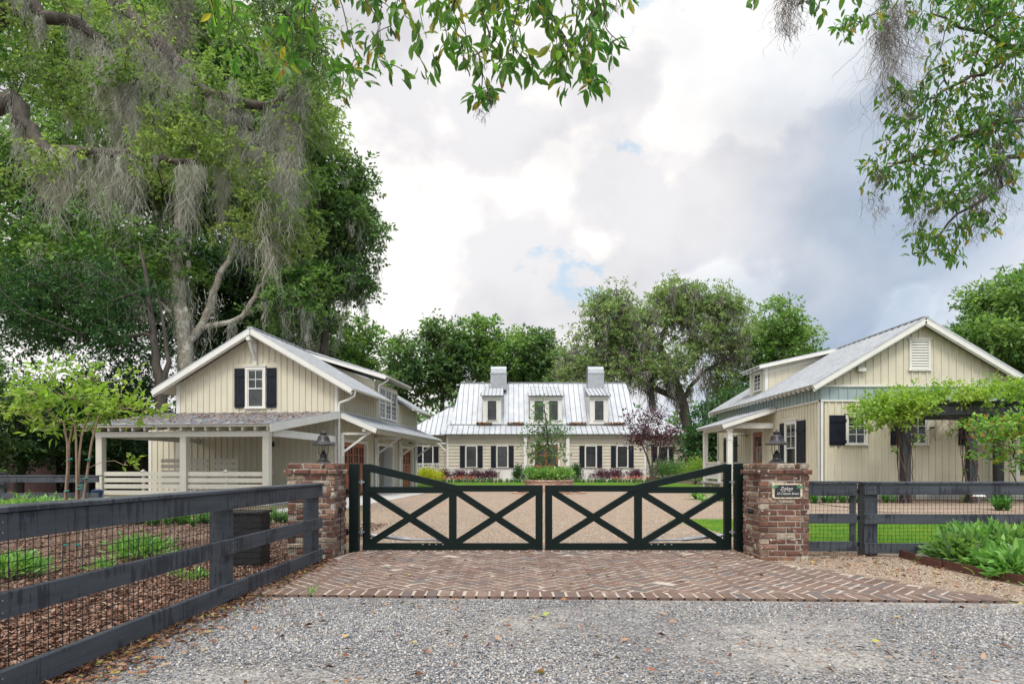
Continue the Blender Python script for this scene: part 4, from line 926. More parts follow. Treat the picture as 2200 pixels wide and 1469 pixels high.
for s_ in (-1, 1):                              # hipped side wings
    xi, xo = s_ * (HW - .02), s_ * (HW + 3.55)
    a, b = min(xi, xo), max(xi, xo)
    wall(MH, [(a, 1.0), (b, 1.0), (b, 3.62), (a, 3.62)], (0, 1.6, 0), 0, 'lap', .15, None, lap=.27, skip=[(a + 1.0, a + 2.8, 1.05, 3.0)])
    m = MB(); m.box(a, b, 1.58, 1.75, .02, .999); m.box(a, b, 1.76, 8.4, .1, 3.8); m.box(a, b, 1.55, 1.75, 3.62, 3.8)
    for x in (a + .06, b - .06): m.box(x - .07, x + .07, 1.545, 1.571, 1.0, 3.619)
    m.build('wing_wall', M['lap'], MH)
    c = (a + b) / 2; window(MH, c - .38, c + .38, 1.2, 2.86, (0, 1.55, 0), 0, 2, 4, True, trim=.08, glass='curtain', mull='mullion_dark'); shutter(MH, c - .9, c - .5, 1.15, 2.92, (0, 1.55, 0), 0); shutter(MH, c + .5, c + .9, 1.15, 2.92, (0, 1.55, 0), 0)
    m = MB(); ex = xo + s_ * .55; rx_ = s_ * (HW + .2); zw = 6.6; yw = 5.0
    roof_plane(m, [(ex, .9, zE3), (s_ * (HW - .6), .9, zE3), (s_ * (HW - .6), yw, zw), (rx_, yw, zw)], .42, rib=.05, ribw=.045)
    roof_plane(m, [(ex, 9.1, zE3), (ex, .9, zE3), (rx_, yw, zw)], .42, rib=.05, ribw=.045)
    roof_plane(m, [(ex, 9.1, zE3), (s_ * (HW - .6), 9.1, zE3), (s_ * (HW - .6), yw, zw), (rx_, yw, zw)], .42, rib=.05, ribw=.045)
    m.bar((s_ * (HW - .6), yw, zw + .02), (rx_ + s_ * .1, yw, zw + .02), .2, .05)
    m.build('wing_roof', M['roof_far'], MH)
    m = MB()
    for z in (.75, 1.4): m.box(a + .2, b, .75, .81, z, z + .07)
    for k in range(26): x = a + .25 + k * .128; m.box(x, x + .05, .76, .80, .82, 1.399)
    m.box(a, b, .7, 1.54, .3, .5); m.build('porch_railing', M['trim'], MH)
    bracket(MH, (s_ * (HW + .02), 0, 0), 90 if s_ > 0 else -90, .3, 3.1, .6, .6, .1, wallpost=False)
# ================================================================= ground sheets
def sheet(name, poly, z, mat_, kind='structure', cat=None, label=None):
    m = MB(); m.add([(x, y, z) for x, y in poly], [tuple(range(len(poly)))]); o = m.build(name, M[mat_]); return tag(o, label, cat, None, kind)
m = MB(); m.add([(-400, -200, 0), (400, -200, 0), (400, 600, 0), (-400, 600, 0)], [(0, 1, 2, 3)]); tag(m.build('ground', M['ground']), kind='structure')
sheet('gravel_road', [(-40, -30), (40, -30), (40, 5.15), (4.3, 5.47), (-2.42, 5.78), (-2.47, 2.5), (-2.6, -1), (-40, -6)], .006, 'gravel')
sheet('mulch_bed', [(-2.48, -1), (-2.28, 8.15), (-2.5, 9.4), (-3.2, 13.2), (-15, 14.6), (-18, -5)], .010, 'mulch')
sheet('gravel_driveway', [(-2.05, 8.7), (3.0, 8.7), (5.0, 10.6), (9.5, 14.2), (9.3, 22.0), (8.4, 28), (7.9, 34.2), (-5.8, 34.2), (-4.6, 20), (-2.9, 13.2)], .008, 'peagravel')
sheet('gravel_path', [(3.3, 14.1), (24, 13.7), (24, 20.4), (9.6, 20.6), (9.4, 14.4)], .012, 'peagravel')
sheet('gravel_verge', [(3.05, 7.9), (3.7, 8.9), (24, 8.9), (24, 4.6), (4.35, 5.42)], .004 + .006, 'peagravel')
sheet('concrete_apron', [(-6.45, 16), (-4.7, 16), (-3.15, 36.5), (-5.5, 36.5)], .016, 'concrete')
sheet('front_lawn', [(-5.9, 34.25), (7.9, 34.25), (11.5, 38), (12, 45), (-6.5, 45)], .012, 'lawn')
sheet('side_lawn', [(3.75, 9.7), (24, 9.4), (24, 13.65), (3.35, 14.05)], .014, 'lawn')
sheet('flower_bed', [(-7, 45.05), (16, 45.05), (16, 53.9), (-7, 53.9)], .010, 'mulch')
sheet('wall_bed', [(9.7, 20.7), (24, 20.5), (24, 23.25), (9.9, 23.25)], .014, 'mulch')
sheet('plant_bed', [(4.92, 8.3), (4.8, 7.6), (4.9, 6.2), (5.2, 4.8), (12, 4.6), (12, 8.3)], .018, 'mulch')

# brick apron: herringbone field between soldier borders
def clipf(x, y):                                # inside the apron field?
    fy = 5.76 - (x + 2.42) * .044 + .02; y0 = fy + .15
    if y < y0 or y > 8.62: return False
    if x < -2.34 + (y - 5.75) * .036: return False
    if y > 7.95: return -2.1 < x < 2.98
    xr = 3.0 + (7.95 - y) * .50 if y > 5.5 else 4.1
    return x < xr
m = MB(); bl, bw_, jt = .213, .099, .014; rb = random.Random(3)
U = bw_ + jt
for i in range(-60, 100):
    for j in range(-40, 60):
        # herringbone lattice: two bricks per cell
        for kind in (0, 1):
            if kind == 0: bx, by = (i + 2 * j) * U, (i - 2 * j) * U; hx, hy = bl / 2, bw_ / 2; cx_, cy_ = bx + U, by + U / 2
            else: bx, by = (i + 2 * j) * U, (i - 2 * j) * U; hx, hy = bw_ / 2, bl / 2; cx_, cy_ = bx + U / 2 , by + U * 2
            # rotate the field 45 degrees
            if (i + j) % 1: continue
            X = (cx_ - cy_) * .7071; Y = (cx_ + cy_) * .7071 + 5.0
            if not (-2.6 < X < 4.4 and 5.2 < Y < 9): continue
            if not clipf(X, Y): continue
            an = R(45) + rb.gauss(0, .012); ca, sa = math.cos(an), math.sin(an); z = .025 + rb.gauss(0, .0012); b_ = .006
            hx2, hy2 = hx - abs(rb.gauss(0, .002)), hy - abs(rb.gauss(0, .002))
            def q(x, y, z_): return (X + x * ca - y * sa, Y + x * sa + y * ca, z_)
            vs = [q(-hx2, -hy2, .004), q(hx2, -hy2, .004), q(hx2, hy2, .004), q(-hx2, hy2, .004), q(-hx2, -hy2, z - b_), q(hx2, -hy2, z - b_), q(hx2, hy2, z - b_), q(-hx2, hy2, z - b_)]
            tl = [rb.gauss(0, .0012) for _ in range(4)]
            vs += [q(-hx2 + b_, -hy2 + b_, z + tl[0]), q(hx2 - b_, -hy2 + b_, z + tl[1]), q(hx2 - b_, hy2 - b_, z + tl[2]), q(-hx2 + b_, hy2 - b_, z + tl[3])]
            m.add(vs, [(0, 1, 5, 4), (1, 2, 6, 5), (2, 3, 7, 6), (3, 0, 4, 7), (4, 5, 9, 8), (5, 6, 10, 9), (6, 7, 11, 10), (7, 4, 8, 11), (8, 9, 10, 11)])
def soldier(m, x0, x1, yf, w=.112, dep=.225, skew=0.0):
    x = x0
    while x < x1:
        y = yf(x); z = .034 + rb.gauss(0, .002); a = w - .017; b_ = .007; sk = rb.gauss(0, .006); y += rb.gauss(0, .003)
        vs = [(x, y, .0), (x + a, y, .0), (x + a + sk, y + dep, .0), (x + sk, y + dep, .0), (x, y, z - b_), (x + a, y, z - b_), (x + a + sk, y + dep, z - b_), (x + sk, y + dep, z - b_),
              (x + b_, y + b_, z), (x + a - b_, y + b_, z), (x + a + sk - b_, y + dep - b_, z), (x + sk + b_, y + dep - b_, z)]
        m.add(vs, [(0, 1, 5, 4), (1, 2, 6, 5), (2, 3, 7, 6), (3, 0, 4, 7), (4, 5, 9, 8), (5, 6, 10, 9), (6, 7, 11, 10), (7, 4, 8, 11), (8, 9, 10, 11)]); x += w
soldier(m, -2.43, 4.12, lambda x: 5.76 - (x + 2.42) * .044)
soldier(m, -2.03, 2.93, lambda x: 8.64)
tag(m.build('brick_paving', M['paver']), kind='structure')
sheet('mortar_bed', [(-2.38, 5.78), (4.2, 5.50), (3.02, 7.96), (3.02, 8.86), (-2.08, 8.86), (-2.22, 8.1)], .0215, 'joint')
sheet('mortar_bed', [(-2.43, 5.764), (4.14, 5.475), (4.10, 5.70), (-2.31, 5.985)], .0295, 'joint')
sheet('mortar_bed', [(-2.03, 8.645), (2.93, 8.645), (2.93, 8.86), (-2.03, 8.86)], .0295, 'joint')

# ================================================================= brick gate pillars
def pillar(label, x0, y0, wx_, wy_, seed):
    rp_ = random.Random(seed); t = thing('brick_pillar', label, 'pillar', (x0 + wx_ / 2, y0 + wy_ / 2, 0), 0, 'brick gate pillars')
    core = MB(); core.box(-wx_ / 2 + .012, wx_ / 2 - .012, -wy_ / 2 + .012, wy_ / 2 - .012, 0, 1.185); core.build('mortar_core', M['mortar'], t)
    m = MB(); ch = .0705
    for c in range(17):
        z0 = c * ch + .004; z1 = z0 + .057; g = .028 if c == 15 else 0
        hx, hy = wx_ / 2 + g, wy_ / 2 + g; d = .10
        for side in range(4):
            L = (2 * hx, 2 * hy)[side % 2]; o_ = (hy, hx)[side % 2]
            a = -L / 2 + (d + .012 if c % 2 else 0); end = L / 2 - (0 if c % 2 else d + .012)
            u = a; first = c % 2 == 0
            while u < end - .04:
                l = .205 + rp_.gauss(0, .006)
                if first and c % 4 == 1: l = .10
                first = False
                e = min(u + l, end); 
                if end - e < .05: e = end
                jz = [rp_.gauss(0, .0025) for _ in range(8)]; pr = rp_.gauss(0, .0035); b_ = .010
                O = o_ + pr
                pts = [(u, O - d, z0), (e, O - d, z0), (e, O - d, z1), (u, O - d, z1), (u + 0, O - b_, z0), (e, O - b_, z0), (e, O - b_, z1), (u, O - b_, z1),
                       (u + b_ + jz[0], O + jz[4] * .6, z0 + b_ + jz[1]), (e - b_ + jz[2], O + jz[5] * .6, z0 + b_ + jz[3]), (e - b_ + jz[1], O + jz[6] * .6, z1 - b_ + jz[0]), (u + b_ + jz[3], O + jz[7] * .6, z1 - b_ + jz[2])]
                fs = [(3, 2, 1, 0), (0, 1, 5, 4), (1, 2, 6, 5), (2, 3, 7, 6), (3, 0, 4, 7), (4, 5, 9, 8), (5, 6, 10, 9), (6, 7, 11, 10), (7, 4, 8, 11), (8, 9, 10, 11)]
                out_ = []
                for (p, q_, z) in pts:
                    if side == 0: out_.append((p, -q_, z))
                    elif side == 1: out_.append((q_, p, z))
                    elif side == 2: out_.append((-p, q_, z))
                    else: out_.append((-q_, -p, z))
                m.add(out_, fs); u = e + .012
    m.box(-wx_ / 2 + .1, wx_ / 2 - .1, -wy_ / 2 + .1, wy_ / 2 - .1, 1.186, 1.192)
    m.build('brickwork', M['brick'], t)
    cp = MB(); cp.box(-wx_ / 2 + .02, wx_ / 2 - .02, -wy_ / 2 + .02, wy_ / 2 - .02, 1.1925, 1.199); cp.build('mortar_cap', M['mortar'], t)
    return t
PL = pillar('left brick gate pillar, the one the long fence runs up to', -2.79, 8.08, .59, .58, 11)
PR = pillar('brick gate pillar with the painted name board on its front', 3.02, 7.93, .60, .60, 23)
def gate_lamp(label, x, y):
    t = thing('pillar_lamp', label, 'lamp', (x, y, 1.200), 0, 'bell-shaded lamps on the gate pillars')
    k = .00083
    m = MB(); m.lathe([(118 * k, 0), (118 * k, 12 * k), (104 * k, 20 * k), (100 * k, 28 * k), (75 * k, 40 * k), (62 * k, 62 * k), (56 * k, 70 * k), (54 * k, 110 * k), (58 * k, 116 * k), (58 * k, 130 * k), (48 * k, 136 * k), (40 * k, 150 * k), (34 * k, 168 * k), (20 * k, 184 * k), (12 * k, 196 * k), (3 * k, 202 * k)], n=28); m.build('base', M['bronze'], t, True)
    m = MB(); zs = 283 * k
    m.lathe([(170 * k, zs - 4 * k), (176 * k, zs), (174 * k, zs + 10 * k), (138 * k, zs + 28 * k), (110 * k, zs + 52 * k), (96 * k, zs + 82 * k), (87 * k, zs + 112 * k), (74 * k, zs + 140 * k), (52 * k, zs + 152 * k), (48 * k, zs + 158 * k), (50 * k, zs + 176 * k), (58 * k, zs + 180 * k), (56 * k, zs + 188 * k), (40 * k, zs + 196 * k), (30 * k, zs + 204 * k), (16 * k, zs + 210 * k), (10 * k, zs + 226 * k), (3 * k, zs + 232 * k)], n=36)
    sh = m.build('lamp_shade', M['bronze'], t, True)
    m = MB()
    for a in (0, math.pi, math.pi / 2, -math.pi / 2):
        c_, s_ = math.cos(a), math.sin(a); m.tube([(50 * k * c_, 50 * k * s_, 128 * k), (66 * k * c_, 66 * k * s_, 150 * k), (72 * k * c_, 72 * k * s_, 180 * k), (72 * k * c_, 72 * k * s_, zs + 4 * k)], .0045, 8)
        if a in (0, math.pi): pass
    m.build('support_rod', M['bronze'], t, True)
    m = MB()
    for i in range(28): a = i * 2 * math.pi / 28; m.bar((100 * k * math.cos(a), 100 * k * math.sin(a), 22 * k), (68 * k * math.cos(a), 68 * k * math.sin(a), 50 * k), .004, .005)
    for i in range(6): a = i * math.pi / 3; m.lathe([(.003, 0), (.011, .004), (.003, .011)], (56 * k * math.cos(a), 56 * k * math.sin(a), zs + 182 * k), 6)
    m.build('base_fluting', M['bronze'], t); return t
gate_lamp('bell-shaded bronze lamp on the brick pillar by the garage', -2.43, 8.4); gate_lamp('bell-shaded bronze lamp on the brick pillar with the name board', 3.35, 8.25)
# name board
t = thing('name_board', 'small hand-lettered black sign in a worn cream frame on the brick pillar', 'sign', (3.345, 7.915, .86))
m = MB(); hw, hh = .183, .093; c_ = .022; oc = [(-hw + c_, -hh), (hw - c_, -hh), (hw, -hh + c_), (hw, hh - c_), (hw - c_, hh), (-hw + c_, hh), (-hw, hh - c_), (-hw, -hh + c_)]
m.prism([(x, 0, z) for x, z in oc], (0, .012, 0)); m.build('frame', M['signframe'], t)
m = MB(); m.box(-.155, .155, -.003, -.0005, -.074, .074); bd = m.build('board', M['signboard'], t)
def text(s, x, z, size, parent, shear=.3, space=1.0):
    c = bpy.data.curves.new('lettering', 'FONT'); c.body = s; c.size = size; c.shear = shear; c.extrude = .0008; c.align_x = 'CENTER'; c.space_character = space; c.offset = -.0004
    o = bpy.data.objects.new('tmp', c); C.objects.link(o); bpy.context.view_layer.update(); me = bpy.data.meshes.new_from_object(o); bpy.data.objects.remove(o); me.materials.clear(); me.materials.append(M['signpaint']); o = bpy.data.objects.new('lettering', me); C.objects.link(o); o.parent = parent; o.rotation_euler = (R(90), 0, 0); o.location = (x, -.0042, z); return o
text('Zokan', -.015, .012, .058, t, .35, 1.02); text('33 Colcock Street', .0, -.044, .040, t, .4, .92)
m = MB(); m.tube([(-.075, -.005, .0), (-.045, -.005, -.006), (-.02, -.005, .004)], .0016, 5); m.tube([(-.005, -.005, .004), (.02, -.005, -.004), (.05, -.005, .008)], .0016, 5); m.build('lettering_flourish', M['signpaint'], t)
rng = np.random.default_rng(2)
for sx_ in (-1, 1):
    m = MB(); c0 = Vector((sx_ * .150, -.0045, .066))
    for i in range(13):
        a = math.pi * (.98 + .95 * i / 12) if sx_ > 0 else math.pi * (1.1 + .95 * i / 12); l = .05 * (.7 + .5 * rng.random())
        e = c0 + Vector((math.cos(a) * l, -.0006 * (i % 3), math.sin(a) * l)); d = Vector((-math.sin(a), 0, math.cos(a))) * .004; mid = (c0 + e) / 2
        m.add([c0, mid + d, e, mid - d], [(0, 1, 2, 3)])
    m.build('painted_palm', M['palmgreen'], t)
# pillar fittings
m = MB(); m.tube([(0, 0, 0), (-.045, -.0, -.004)], .034, 14); m.tube([(-.046, 0, -.004), (-.05, 0, -.004)], .028, 14); o = m.build('gate_sensor', M['black']); o.location = (3.006, 8.15, .60); tag(o, 'round black sensor eye on the inner face of the sign pillar', 'sensor')
m = MB(); m.box(0, .03, -.03, .03, -.035, .035); m.tube([(.012, 0, -.03), (.012, 0, -.5)], .005, 6); o = m.build('gate_sensor', M['black']); o.location = (-2.193, 8.28, .60); tag(o, 'small square black sensor with a cable on the inner face of the left pillar', 'sensor')

# ================================================================= steel gate
def gpost(label, x0, x1, y0, y1):
    t = thing('gate_post', label, 'post', ((x0 + x1) / 2, (y0 + y1) / 2, 0), 0, 'dark green steel gate posts'); w_ = (x1 - x0) / 2; d_ = (y1 - y0) / 2
    m = MB(); m.bevbox(-w_, w_, -d_, d_, 0, 1.2, .006); m.build('post', M['gatepaint'], t); s_ = 1 if x0 < 0 else -1
    m = MB()
    for z in (.28, .95): m.bar((s_ * w_, 0, z), (s_ * (w_ + .07), 0, z), .02, .02); m.tube([(s_ * (w_ + .03), 0, z - .03), (s_ * (w_ + .03), 0, z + .03)], .018, 8)
    m.build('hinge', M['steel'], t)
    m = MB()
    for z in (.28, .82): m.tube([(-s_ * w_, 0, z), (-s_ * (w_ + .02), 0, z)], .014, 8); m.box(-s_ * (w_ + .035) - .012, -s_ * (w_ + .035) + .012, -.03, .03, z - .04, z + .04)
    m.build('anchor_bracket', M['black'], t); return t
gpost('dark green steel post against the left brick pillar', -2.175, -2.05, 8.68, 8.80); gpost('dark green steel post against the sign pillar', 2.985, 3.11, 8.68, 8.80)
def leaf_(label, x0, x1, tall_left):
    t = thing('gate_leaf', label, 'gate', ((x0 + x1) / 2, 8.8, 0), 0, 'two leaves of the drive gate'); W_ = x1 - x0; h = W_ / 2; s_ = 1 if tall_left else -1
    X = lambda u: s_ * (u - h)                 # u from the tall side
    zt, zh, z2t, z2b, zb1, zb0 = 1.19, .905, .885, .80, .125, .035; st = .095; mid = W_ * .5; y0, y1 = -.032, .032
    def poly(m, pts, a=y0, b=y1): 
        q = [(X(u), a, z) for u, z in pts]; m.prism(q, (0, b - a, 0))
    m = MB()
    poly(m, [(0, zb0), (st, zb0), (st, zt - .02), (0, zt)]); poly(m, [(mid - .05, zb1), (mid + .05, zb1), (mid + .05, z2b), (mid - .05, z2b)]); poly(m, [(W_ - st, zb0), (W_, zb0), (W_, zh), (W_ - st, zh)])
    poly(m, [(st, zb0), (W_ - st, zb0), (W_ - st, zb1), (st, zb1)])
    poly(m, [(st, z2b), (mid + .045, z2b), (mid + .045, z2t), (st, z2t)], y0 + .002, y1 - .002)
    poly(m, [(0, zt), (st * 1.05, zt + .002), (mid + .045, zh + .002), (mid + .045, zh - .085), (st, zt - .105), (0, zt - .07)], y0 - .003, y1 + .003)
    poly(m, [(mid + .045, zh - .085), (W_ - st, zh - .085), (W_ - st, zh), (mid + .045, zh)])
    m.build('frame', M['gatepaint'], t)
    for (a, b, top) in ((st, mid - .045, z2b), (mid + .045, W_ - st, zh - .085)):
        m = MB()
        for k, (p, q) in enumerate((((a, zb1), (b, top)), ((a, top), (b, zb1)))):
            pa, pb = Vector((X(p[0]), 0, p[1])), Vector((X(q[0]), 0, q[1])); d = (pb - pa).normalized(); n_ = Vector((-d.z, 0, d.x)) * .044
            e = d * .035; m.prism([pa - e + n_ + Vector((0, -.026 + k * .003, 0)), pa - e - n_ + Vector((0, -.026 + k * .003, 0)), pb + e - n_ + Vector((0, -.026 + k * .003, 0)), pb + e + n_ + Vector((0, -.026 + k * .003, 0))], (0, .052, 0))
        m.build('cross_brace', M['gatepaint'], t)
    m = MB(); m.tube([(X(-.05), .10, .23), (X(.62), .09, .165)], .026, 10); m.tube([(X(.62), .09, .165), (X(1.02), .075, .155)], .014, 10); m.box(min(X(.98), X(1.06)), max(X(.98), X(1.06)), .033, .10, .135, .18)
    for k in range(4): m.box(min(X(.8 + k * .09), X(.82 + k * .09)), max(X(.8 + k * .09), X(.82 + k * .09)), -.04, -.033, .105, .117)
    m.build('gate_opener', M['steel'], t); return t
leaf_('left leaf of the dark green cross-braced gate, beside the pillar with no sign', -2.01, .413, True); leaf_('right leaf of the dark green cross-braced drive gate, beside the name-board pillar', .447, 2.955, False)

# ================================================================= board fences
def weldmesh(m, u0, u1, z0, z1, y, du=.052, dz=.05, t=.0042):
    n = int((u1 - u0) / du)
    for i in range(n + 1): u = u0 + i * du; m.add([(u - t / 2, y, z0), (u + t / 2, y - .0, z0), (u + t / 2, y, z1), (u - t / 2, y, z1), (u, y + t, z0), (u, y + t, z1)], [(0, 1, 2, 3), (1, 4, 5, 2), (4, 0, 3, 5)])
    k = int((z1 - z0) / dz)
    for i in range(k + 1): z = z0 + i * dz; m.add([(u0, y + .0005, z - t / 2), (u1, y + .0005, z - t / 2), (u1, y + .0005, z + t / 2), (u0, y + .0005, z + t / 2)], [(0, 1, 2, 3)])
def fence(label, org, rz, L, posts, front=-1, mesh=True, h=.97, dz=.05, du=.052, group='board fence runs', capw=.17, pw=.14):
    """runs along local +x; boards on the local -y face; posts at given u"""
    t = thing('board_fence', label, 'fence', org, rz, group)
    for z0, z1, nm in ((.055, .185, 'rail'), (.43, .555, 'rail'), (.80, .934, 'rail')):
        m = MB(); 
        m.bevbox(0, L, -.04, 0, z0, z1, .005); m.build('rail', M['fence'], t)
    m = MB(); m.bevbox(-.01, L + .012, -.055, -.055 + capw, .936, .964, .006); m.build('cap_rail', M['fence'], t)
    for u in posts: m = MB(); m.bevbox(u - pw / 2, u + pw / 2, .002, .002 + pw, -.02, .934, .006); m.build('post', M['fence'], t)
    m = MB()
    for z0, z1 in ((.185, .425), (.555, .79)): pass
    if mesh: weldmesh(m, 0, L, .06, .95, pw + .012, du, dz); m.build('wire_mesh', M['wire'], t)
    m = MB()
    for u in posts:
        for z in (.09, .15, .46, .52, .84, .89):
            for du_ in (-.03, .03): m.tube([(u + du_, -.0405, z), (u + du_, -.043, z)], .005, 6)
    m.build('nail_heads', M['steel'], t)
    return t
def run(p0, p1): d = Vector((p1[0] - p0[0], p1[1] - p0[1])); return math.atan2(d.y, d.x), d.length
# road-side face of the left fence looks towards +x: run from far to near so that local -y is +x ... reversed
a = math.atan2(2.2 - 7.92, -2.46 - (-2.275)); Lf = math.hypot(5.72, .185)
FL = thing('tmp', 'x', 'x') ; bpy.data.objects.remove(FL)
def fence_rev(*a_, **k): return fence(*a_, **k)
# local +x must point so that -y (boards) faces the road: direction towards +y has -y side = +x
aL = math.atan2(7.92 - .6, -2.275 + 2.536); FLen = 7.13
fence('long charcoal board fence beside the gravel road, ending at the left brick pillar', (-2.536, .6, 0), aL, FLen, [0.1, 2.45, 4.86, 7.04], dz=.05, du=.055)
fence('charcoal board fence panel to the right of the small garden gate, behind the leafy plants', (4.475, 8.30, 0), 0, 9.0, [.10, 2.5, 4.9, 7.3], pw=.17)
fence('distant charcoal board fence at the left edge under the trees', (-17.5, 15.0, 0), 0, 8.0, [.1, 2.5, 5.0, 7.6], du=.1, dz=.1)
fence('charcoal board fence running back along the far left side toward the shed', (-17.4, 15.2, 0), R(88), 7.0, [.1, 2.5, 5.0, 6.9], mesh=False)
t = thing('garden_gate', 'narrow charcoal wooden garden gate beside the sign pillar', 'gate', (3.66, 8.36, 0))
gw = .755
for z0, z1 in ((.075, .20), (.43, .555), (.785, .94)): m = MB(); m.bevbox(0, gw, -.03, 0, z0, z1, .004); m.build('rail', M['fence'], t)
m = MB(); m.bevbox(-.0, gw + .01, -.05, .09, .942, .97, .005); m.build('cap_rail', M['fence'], t)
for u in (0, gw - .07): m = MB(); m.bevbox(u, u + .07, .001, .04, .08, .94, .004); m.build('stile', M['fence'], t)
m = MB(); weldmesh(m, .0, gw, .09, .93, .05); m.build('wire_mesh', M['wire'], t)
m = MB()
for z in (.16, .5, .84): m.box(gw - .01, gw + .045, .0, .01, z - .02, z + .02); m.tube([(gw + .02, -.004, z - .03), (gw + .02, -.004, z + .03)], .008, 6)
m.build('hinge', M['black'], t)
# utility cabinet behind the fence
t = thing('utility_cabinet', 'black louvred utility box standing behind the fence near the left pillar', 'cabinet', (-3.10, 7.5, 0), R(2))
m = MB(); m.bevbox(-.28, .26, -.15, .15, .02, .62, .01); m.build('body', M['black'], t)
m = MB()
for k in range(8):
    z = .06 + k * .068; m.box(-.28, .26, -.156, -.1505, z, z + .045); m.box(.2605, .268, -.15, .15, z, z + .045)
m.build('louvre', M['black'], t); m = MB(); m.bevbox(-.30, .285, -.17, .17, .621, .65, .008); m.build('lid', M['black'], t)

# ================================================================= pergola
t = thing('pergola', 'dark timber pergola along the cottage wall, overgrown with vines', 'pergola', (15.5, 20.6, 0))
PX = [-3.0, -.9, 1.45, 3.9]
for x in PX:
    m = MB(); m.bevbox(x - .12, x + .12, -.0, .24, 0, 2.8, .01); m.build('post', M['pergola'], t)
    if x > 0: m = MB(); m.bevbox(x - .13, x + .13, 2.0, 2.22, 0, 2.8, .01); m.build('post', M['pergola'], t)
for y in (-.06, .27, 1.95, 2.2): m = MB(); m.bevbox(-3.35 if y < 1 else -1.2, 4.6, y, y + .05, 2.80, 3.06, .006); m.build('beam', M['pergola'], t)
for k in range(15):
    x = -3.1 + k * .53; m = MB(); m.prism([(x, -.5, 3.12), (x, -.35, 3.065), (x, 2.5, 3.065), (x, 2.5, 3.22), (x, -.5, 3.22)], (.045, 0, 0)); m.build('rafter', M['pergola'], t)
rng = np.random.default_rng(31)
m = MB()                                       # winding vine stems
for x in PX:
    for j in range(7):
        pts = []; ph = rng.random() * 6; rr = .17 + .08 * rng.random(); tw = rng.uniform(2, 5) * rng.choice([-1, 1])
        for k in range(16): u = k / 15; pts.append((x + math.cos(ph + tw * u) * rr + rng.normal() * .02, .13 + math.sin(ph + tw * u) * rr + rng.normal() * .02, u * 2.95))
        m.tube(pts, [.016 * (1 - .5 * k / 15) + .003 for k in range(16)], 5, False)
for j in range(90):
    x = rng.uniform(-3.3, 4.4); y = rng.uniform(-.2, .4); z = 3.0; pts = [(x, y, z)]
    for k in range(7): x += rng.normal() * .10; y += rng.normal() * .05; z -= rng.uniform(.05, .22); pts.append((x, y, z))
    m.tube(pts, .005, 4, False)
vine = thing('climbing_vine', 'lime green vine with brown twining stems draped over the dark pergola', 'vine', (15.5, 20.6, 0)); m.build('stem', M['bark_red'], vine)
n = 500; xs = rng.uniform(-3.9, 4.9, n); top = 3.28 + .30 * np.clip((xs + 2.6) / 3.0, 0, 1) + .12 * np.sin(xs * 2.3) + .08 * np.sin(xs * 5.1)
cl = np.stack([xs, rng.uniform(-.75, 1.9, n), top + rng.normal(size=n) * .14], 1)
n2 = 110; xs2 = rng.uniform(-4.1, 4.9, n2); cl2 = np.stack([xs2, rng.uniform(-.85, -.2, n2), 3.12 - np.abs(rng.normal(size=n2)) * (.12 + .25 * (np.sin(xs2 * 3.1) > .2))], 1)
n3 = 30; k3 = rng.choice(PX, n3); cl3 = np.stack([k3 + rng.normal(size=n3) * .28, rng.normal(size=n3) * .2, 2.9 - np.abs(rng.normal(size=n3)) * .75], 1)
cl4 = np.stack([rng.uniform(-4.3, -2.7, 120), rng.uniform(-.7, .8, 120), rng.uniform(2.75, 3.6, 120)], 1); cl4[:, 2] -= np.abs(cl4[:, 0] + 3.2) * .35
cl2 = cl2[(cl2[:, 0] < -2.6) | (cl2[:, 0] > .6)]; cl = np.concatenate([cl, cl2, cl3, cl4])
leaf_obj('foliage', [clump_leaves(T_DIAMOND, cl, 26, .2, .12, .065, rng, .35, .7)], M['lf_lime'], vine)

# path light, edging, stepping stones
t = thing('path_light', 'small mushroom-shaped garden light on a thin stake by the gravel path', 'light', (11.9, 16.6, 0))
m = MB(); m.tube([(0, 0, 0), (0, 0, .42)], .012, 8); m.build('stake', M['steel'], t); m = MB(); m.lathe([(.15, .40), (.15, .41), (.05, .50), (.02, .52)], n=20); m.build('cap', M['concrete'], t)
m = MB(); pts = [(4.92, 8.28), (4.83, 7.6), (4.86, 7.0), (4.93, 6.3), (5.15, 5.4), (5.5, 4.7)]
for i in range(len(pts) - 1): a_, b_ = pts[i], pts[i + 1]; m.bar((a_[0], a_[1], .045), (b_[0], b_[1], .045), .012, .12)
m.box(4.79, 4.81, 7.3, 7.75, .0, .095)
tag(m.build('steel_edging', M['rust']), 'rusty steel strip edging the bed of leafy plants', 'edging')
for (x, y, r_, lb) in ((5.13, 7.68, .30, 'round grey stepping stone half under the leaves by the rusty edging'), (5.85, 7.45, .28, 'round grey stepping stone hidden among the leafy plants')):
    m = MB(); n = 26; rs = [r_ * (1 + .04 * math.sin(3 * a_ * 2 * math.pi / n) + .02 * math.sin(7 * a_)) for a_ in range(n)]
    m.prism([(rs[k] * math.cos(2 * math.pi * k / n), rs[k] * math.sin(2 * math.pi * k / n), 0) for k in range(n)], (0, 0, .05)); o = m.build('stepping_stone', M['stone']); o.location = (x, y, .05 if x < 5.5 else .046); tag(o, lb, 'stepping stone', 'round stepping stones')

